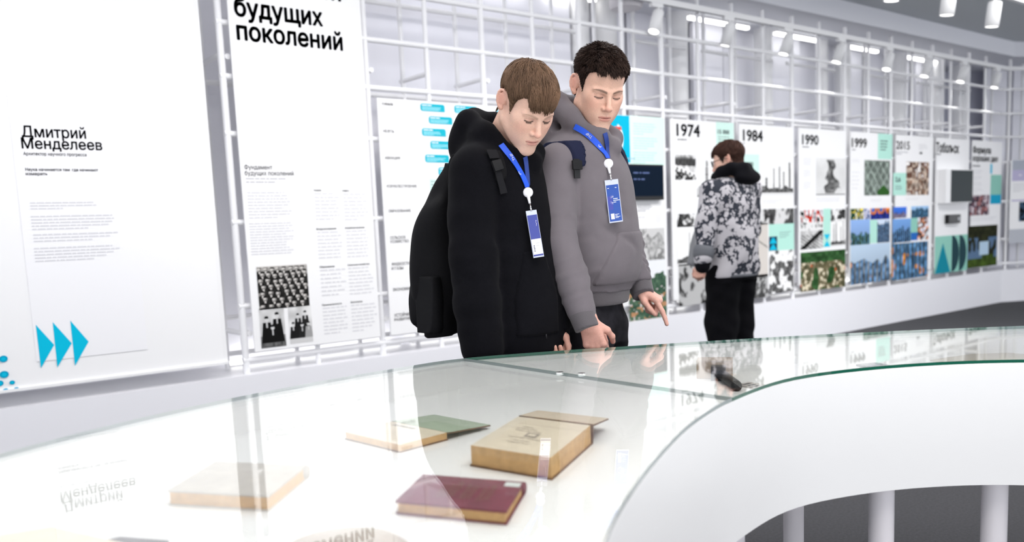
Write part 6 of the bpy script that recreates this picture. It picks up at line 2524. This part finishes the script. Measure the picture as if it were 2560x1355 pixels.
Fk.warp(lambda P: waves(P, [(24, 18, 16, 0.004), (-20, 26, 22, 0.0035)], 5))
pkb = cloth_obj('pack_body', Fk, BLKN, spk)
Fo = Field(*bounds([S.L(-0.2, -0.42, 0.82), S.L(0.2, -0.1, 1.12), S.L(-0.2, -0.1, 1.12), S.L(0.2, -0.42, 0.82)], 0.03), 0.0075)
Fo.put(loft(S.O, S.lf, [0.872, 0.89, 0.96, 1.02, 1.045], [0.095, 0.112, 0.120, 0.120, 0.112], [0.028, 0.040, 0.048, 0.052, 0.046], cf=[-0.285, -0.292, -0.298, -0.302, -0.298], ex=3.0), 0.02)
Fo.warp(lambda P: waves(P, [(30, 18, 26, 0.003), (-26, 32, 22, 0.003)], 6))
cloth_obj('outer_pocket', Fo, BLKN, spk)
Fo = Field(*bounds([S.L(-0.25, -0.36, 0.84), S.L(-0.05, -0.1, 1.1)], 0.06), 0.007)
Fo.put(loft(S.O, S.lf, [0.862, 0.88, 0.96, 1.03, 1.05], [0.020, 0.028, 0.034, 0.036, 0.034], [0.05, 0.06, 0.066, 0.064, 0.058], cl=[-0.135, -0.138, -0.142, -0.145, -0.145], cf=[-0.235] * 5, ex=2.6), 0.02)
cloth_obj('side_pocket', Fo, BLKN, spk)
STR = mat('black_strap_mesh', (0.0065, 0.0065, 0.0075), 0.9, bump=0.3, bscale=800, spec=0.1)
shell_strap(S, F, ((1.33, -0.162), (1.44, -0.155)), 0.021, 1.335, 1.15, 0.009, STR, spk, 1.428)
shell_strap(S, F, ((1.33, 0.162), (1.44, 0.155)), 0.021, 1.335, 1.15, 0.009, STR, spk, 1.428)
strap('webbing', [(1243, 428), (1250, 452), (1256, 472), (1259, 484)], sfn, 0.022, 0.003, mat('webbing_grey', (0.010, 0.010, 0.012), 0.8, spec=0.12), spk, off=0.007)
strap('buckle', [(1238, 402), (1242, 414), (1246, 426)], sfn, 0.032, 0.007, MATS['buckle_plastic'], spk, off=0.011, n=6)
strap('strap_patch', [(1228, 375), (1232, 386), (1236, 397)], sfn, 0.034, 0.002, MATS['webbing_grey'], spk, off=0.013, n=6)
lanyard('blue lanyard with an indigo and white badge on the black hoodie', [(1252, 362), (1268, 382), (1288, 408), (1304, 436), (1314, 458), (1318, 468)], [(1312, 392), (1315, 412), (1317, 436), (1318, 462)],
        (1320, 481), ((1315, 527), (1341, 524), (1361, 640), (1334, 645)), card_white, sfn, 2.6, loc=tuple(S.L(-0.02, 0.15, 1.20)), logo_px=[('TNF', 1288, 400, 126, 0.009), ('*', 1300, 432, 0, 0)])

# ================================================================== visitor reading the wall, seen from behind
def camo_mat():
    m = bpy.data.materials.new('splash_print_cloth')
    m.use_nodes = True
    nt = m.node_tree
    b = nt.nodes['Principled BSDF']
    b.inputs['Roughness'].default_value = 0.8
    b.inputs['Specular IOR Level'].default_value = 0.25
    tc = nt.nodes.new('ShaderNodeTexCoord')

    def noise(scale, detail, rough=0.5):
        n = nt.nodes.new('ShaderNodeTexNoise')
        n.inputs['Scale'].default_value = scale
        n.inputs['Detail'].default_value = detail
        n.inputs['Roughness'].default_value = rough
        nt.links.new(tc.outputs['Object'], n.inputs['Vector'])
        return n

    def step(src, lo, hi):
        r = nt.nodes.new('ShaderNodeMapRange')
        r.inputs['From Min'].default_value = lo
        r.inputs['From Max'].default_value = hi
        nt.links.new(src, r.inputs['Value'])
        return r.outputs['Result']
    big = step(noise(7.0, 4.0, 0.62).outputs['Fac'], 0.515, 0.528)
    v = nt.nodes.new('ShaderNodeTexVoronoi')
    v.inputs['Scale'].default_value = 24
    nt.links.new(tc.outputs['Object'], v.inputs['Vector'])
    dots = step(v.outputs['Distance'], 0.38, 0.34)
    fine = step(noise(34.0, 2.0, 0.6).outputs['Fac'], 0.575, 0.588)
    mx1 = nt.nodes.new('ShaderNodeMath')
    mx1.operation = 'MAXIMUM'
    nt.links.new(big, mx1.inputs[0])
    nt.links.new(dots, mx1.inputs[1])
    mx2 = nt.nodes.new('ShaderNodeMath')
    mx2.operation = 'MAXIMUM'
    nt.links.new(mx1.outputs[0], mx2.inputs[0])
    nt.links.new(fine, mx2.inputs[1])
    mix = nt.nodes.new('ShaderNodeMix')
    mix.data_type = 'RGBA'
    mix.inputs[6].default_value = (0.026, 0.030, 0.042, 1)
    mix.inputs[7].default_value = (0.44, 0.425, 0.45, 1)
    nt.links.new(mx2.outputs[0], mix.inputs[0])
    nt.links.new(mix.outputs[2], b.inputs['Base Color'])
    MATS['splash'] = m
    return m


CAMO = camo_mat()
R = Body(1826, 520, 5.85, 180 + 38)
rO = dict(skin=(0.66, 0.41, 0.32), brow=(0.06, 0.035, 0.025), hair=(0.036, 0.017, 0.013), hair_tip=(0.066, 0.030, 0.021), style='short', strands=6000, crown=(0, -0.05, 0.118),
          comb=(0.0, 0.15, -0.55), cap_top=0.003, width=0.0016, stubble=True, fringe_z=0.05, line=[-0.088, -0.082, -0.055, 0.030, 0.030, 0.020, -0.010, 0.010, 0.046, 0.060, 0.068, 0.070])
r_hf = frame_of(180 + 62, 12)
r_ho = at(1822, 402, 5.80)
r_neck = R.L(0, -0.01, 1.46)
rSl, rEl, rWl = at(1778, 478, 5.74), at(1764, 575, 5.72), at(1757, 655, 5.72)
rSr, rEr, rWr = R.L(-0.20, 0.0, 1.40), R.L(-0.235, 0.02, 1.13), R.L(-0.20, 0.20, 1.02)
parts, cols = [], []
V, Q, C = under_body(R, [(rSr, rEr, rWr), (rSl, rEl, rWl)], r_ho - UP * 0.07, (0.66, 0.41, 0.32), chest=(0.17, 0.11))
parts.append((V, Q)); cols.append(C)
V, Q, C = head_mesh(rO, r_hf, r_ho, r_neck, 0.0034)
parts.append((V, Q)); cols.append(C)
yv, zv = ortho(-UP + R.f * 0.25, -CAMF * 0.8 - CAMR * 0.5)
V, Q = hand_mesh(at(1752, 660, 5.72), np.cross(yv, zv), yv, zv, ((55, 70, 40),) * 4, ((0.55, 0.8, -0.2), (0.15, 0.95, -0.3), (-0.1, 0.95, -0.3)), 0.95)
parts.append((V, Q)); cols.append(skin_tone(V, (0.64, 0.36, 0.28), 11))
yv, zv = ortho(R.f, UP)
V, Q = hand_mesh(rWr + R.f * 0.03, -np.cross(yv, zv), yv, zv, ((40, 60, 30),) * 4, ((0.55, 0.8, -0.2), (0.15, 0.95, -0.3), (-0.1, 0.95, -0.3)), 0.95)
parts.append((V, Q)); cols.append(skin_tone(V, (0.64, 0.36, 0.28), 11))
vis = person_mesh(parts, cols, tuple(R.O))
tag(vis, 'person seen from behind in a black and grey splash-print jacket reading the panels', 'person')
put_hair(rO, r_hf, r_ho, vis)
lo, hi = bounds([rSr, rEr, rWr, rSl, rEl, rWl, R.L(0, -0.2, 1.6), R.L(0, 0.2, 0.80), R.L(0, -0.2, 0.80)], 0.13)
F = Field(lo, hi, 0.009)
F.put(loft(R.O, R.lf, [0.825, 0.845, 0.95, 1.10, 1.22, 1.32, 1.40, 1.45, 1.475], [0.186, 0.196, 0.200, 0.200, 0.198, 0.194, 0.180, 0.135, 0.085],
           [0.150, 0.160, 0.168, 0.162, 0.152, 0.142, 0.128, 0.10, 0.075], cf=[0.0, 0.0, 0.0, 0.0, 0.0, 0.0, 0.0, -0.01, -0.02]), 0.03)
for q in chain([R.L(0.05, -0.01, 1.42), rSl, rEl, rWl - (rWl - rEl) * 0.12], [0.07, 0.072, 0.068, 0.064]):
    F.put(q, 0.014)
for q in chain([R.L(-0.05, -0.01, 1.42), rSr, rEr, rWr], [0.07, 0.076, 0.072, 0.064]):
    F.put(q, 0.04)
F.warp(lambda P: waves(P, [(16, 10, 18, 0.004), (-20, 14, 24, 0.0035), (24, 8, -10, 0.003)], 9))
jk = cloth_obj('jacket', F, CAMO, vis)
rfn = field_fn(F)
HEMM = mat('jacket_trim_grey', (0.10, 0.105, 0.12), 0.7)
Fh = Field(lo, hi, 0.009)
Fh.put(loft(R.O, R.lf, [0.818, 0.824, 0.838, 0.842], [0.186, 0.192, 0.195, 0.193], [0.150, 0.156, 0.160, 0.158]), 0.01)
cloth_obj('hem_band', Fh, HEMM, jk)
# open front edge of the jacket hanging at his left
fpts = [at(1750, 566, 5.98), at(1741, 600, 6.02), at(1735, 640, 6.06), at(1729, 664, 6.08)]
V, Fc = ribbon_geo(smooth_line(np.array(fpts), 12), R.left, np.interp(np.linspace(0, 1, 12), [0, 0.6, 1], [0.05, 0.09, 0.075]), 0.008)
mesh_obj('front_flap', V, Fc, mat('jacket_lining_grey', (0.22, 0.225, 0.24), 0.7), jk, smooth=True)
# black hooded sweater below: hood and cuff
Fd = Field(*bounds([R.L(-0.2, -0.25, 1.38), R.L(0.2, 0.2, 1.65), R.L(-0.2, 0.2, 1.38), R.L(0.2, -0.25, 1.6)], 0.04), 0.008)
for sg in (-1, 1):
    for q in chain([R.L(0.0, 0.090, 1.455), R.L(0.062 * sg, 0.060, 1.485), R.L(0.090 * sg, 0.0, 1.515), R.L(0.080 * sg, -0.070, 1.535), R.L(0, -0.105, 1.535)], [0.030, 0.034, 0.036, 0.036, 0.034]):
        Fd.put(q, 0.03)
Fd.put(ell(R.L(-0.04, -0.115, 1.475), (0.125, 0.045, 0.050), np.stack([R.left, R.f, R.u])), 0.04)
Fd.put(rc(r_neck, r_ho, 0.055, 0.06), 0.01, 'sub')
sw = cloth_obj('hood', Fd, BLK, vis)
d = (rWl - rEl) / np.linalg.norm(rWl - rEl)
Fd = Field(*bounds([rWl - d * 0.1, rWl + d * 0.08], 0.09), 0.007)
Fd.put(rc(rWl - d * 0.05, rWl + d * 0.025, 0.064, 0.050), 0.01)
cloth_obj('cuff', Fd, BLK, sw)
Fd = Field(*bounds([rWl - d * 0.1, rWl + d * 0.08], 0.1), 0.007)
Fd.put(rc(rWl - d * 0.070, rWl - d * 0.058, 0.070, 0.070), 0.01)
cloth_obj('sleeve_band', Fd, HEMM, jk)
trousers(R, vis, MATS['black_cotton'], top=0.93, hips=(0.178, 0.138), rad=(0.120, 0.105, 0.088), feet=0.095)
shoes(R, vis, feet=0.095)
# spectacles
gl = thing('spectacles', tuple(r_ho + np.array([0, 0.1, 0.01]) @ r_hf), 'thin dark-rimmed spectacles on the visitor seen from behind', 'spectacles')
GLM = mat('dark_wire', (0.015, 0.015, 0.016), 0.35)
for s in (-1, 1):
    ringp = [r_ho + np.array([s * 0.033 + 0.025 * math.cos(t), 0.106 + 0.004 * math.cos(t) * -s, 0.004 + 0.021 * math.sin(t)]) @ r_hf for t in np.linspace(0, 2 * PI, 21)]
    V, Fc = path_tube_geo(ringp, 0.0024, 6)
    mesh_obj('rim', V, Fc, GLM, gl, smooth=True)
    V, Fc = path_tube_geo([r_ho + np.array(p) @ r_hf for p in ((s * 0.058, 0.104, 0.012), (s * 0.074, 0.090, 0.014), (s * 0.082, 0.01, 0.014), (s * 0.082, -0.012, 0.008))], 0.0022, 6)
    mesh_obj('temple_arm', V, Fc, GLM, gl, smooth=True)
V, Fc = path_tube_geo([r_ho + np.array(p) @ r_hf for p in ((-0.009, 0.108, 0.008), (0.0, 0.111, 0.010), (0.009, 0.108, 0.008))], 0.002, 6)
mesh_obj('bridge', V, Fc, GLM, gl, smooth=True)
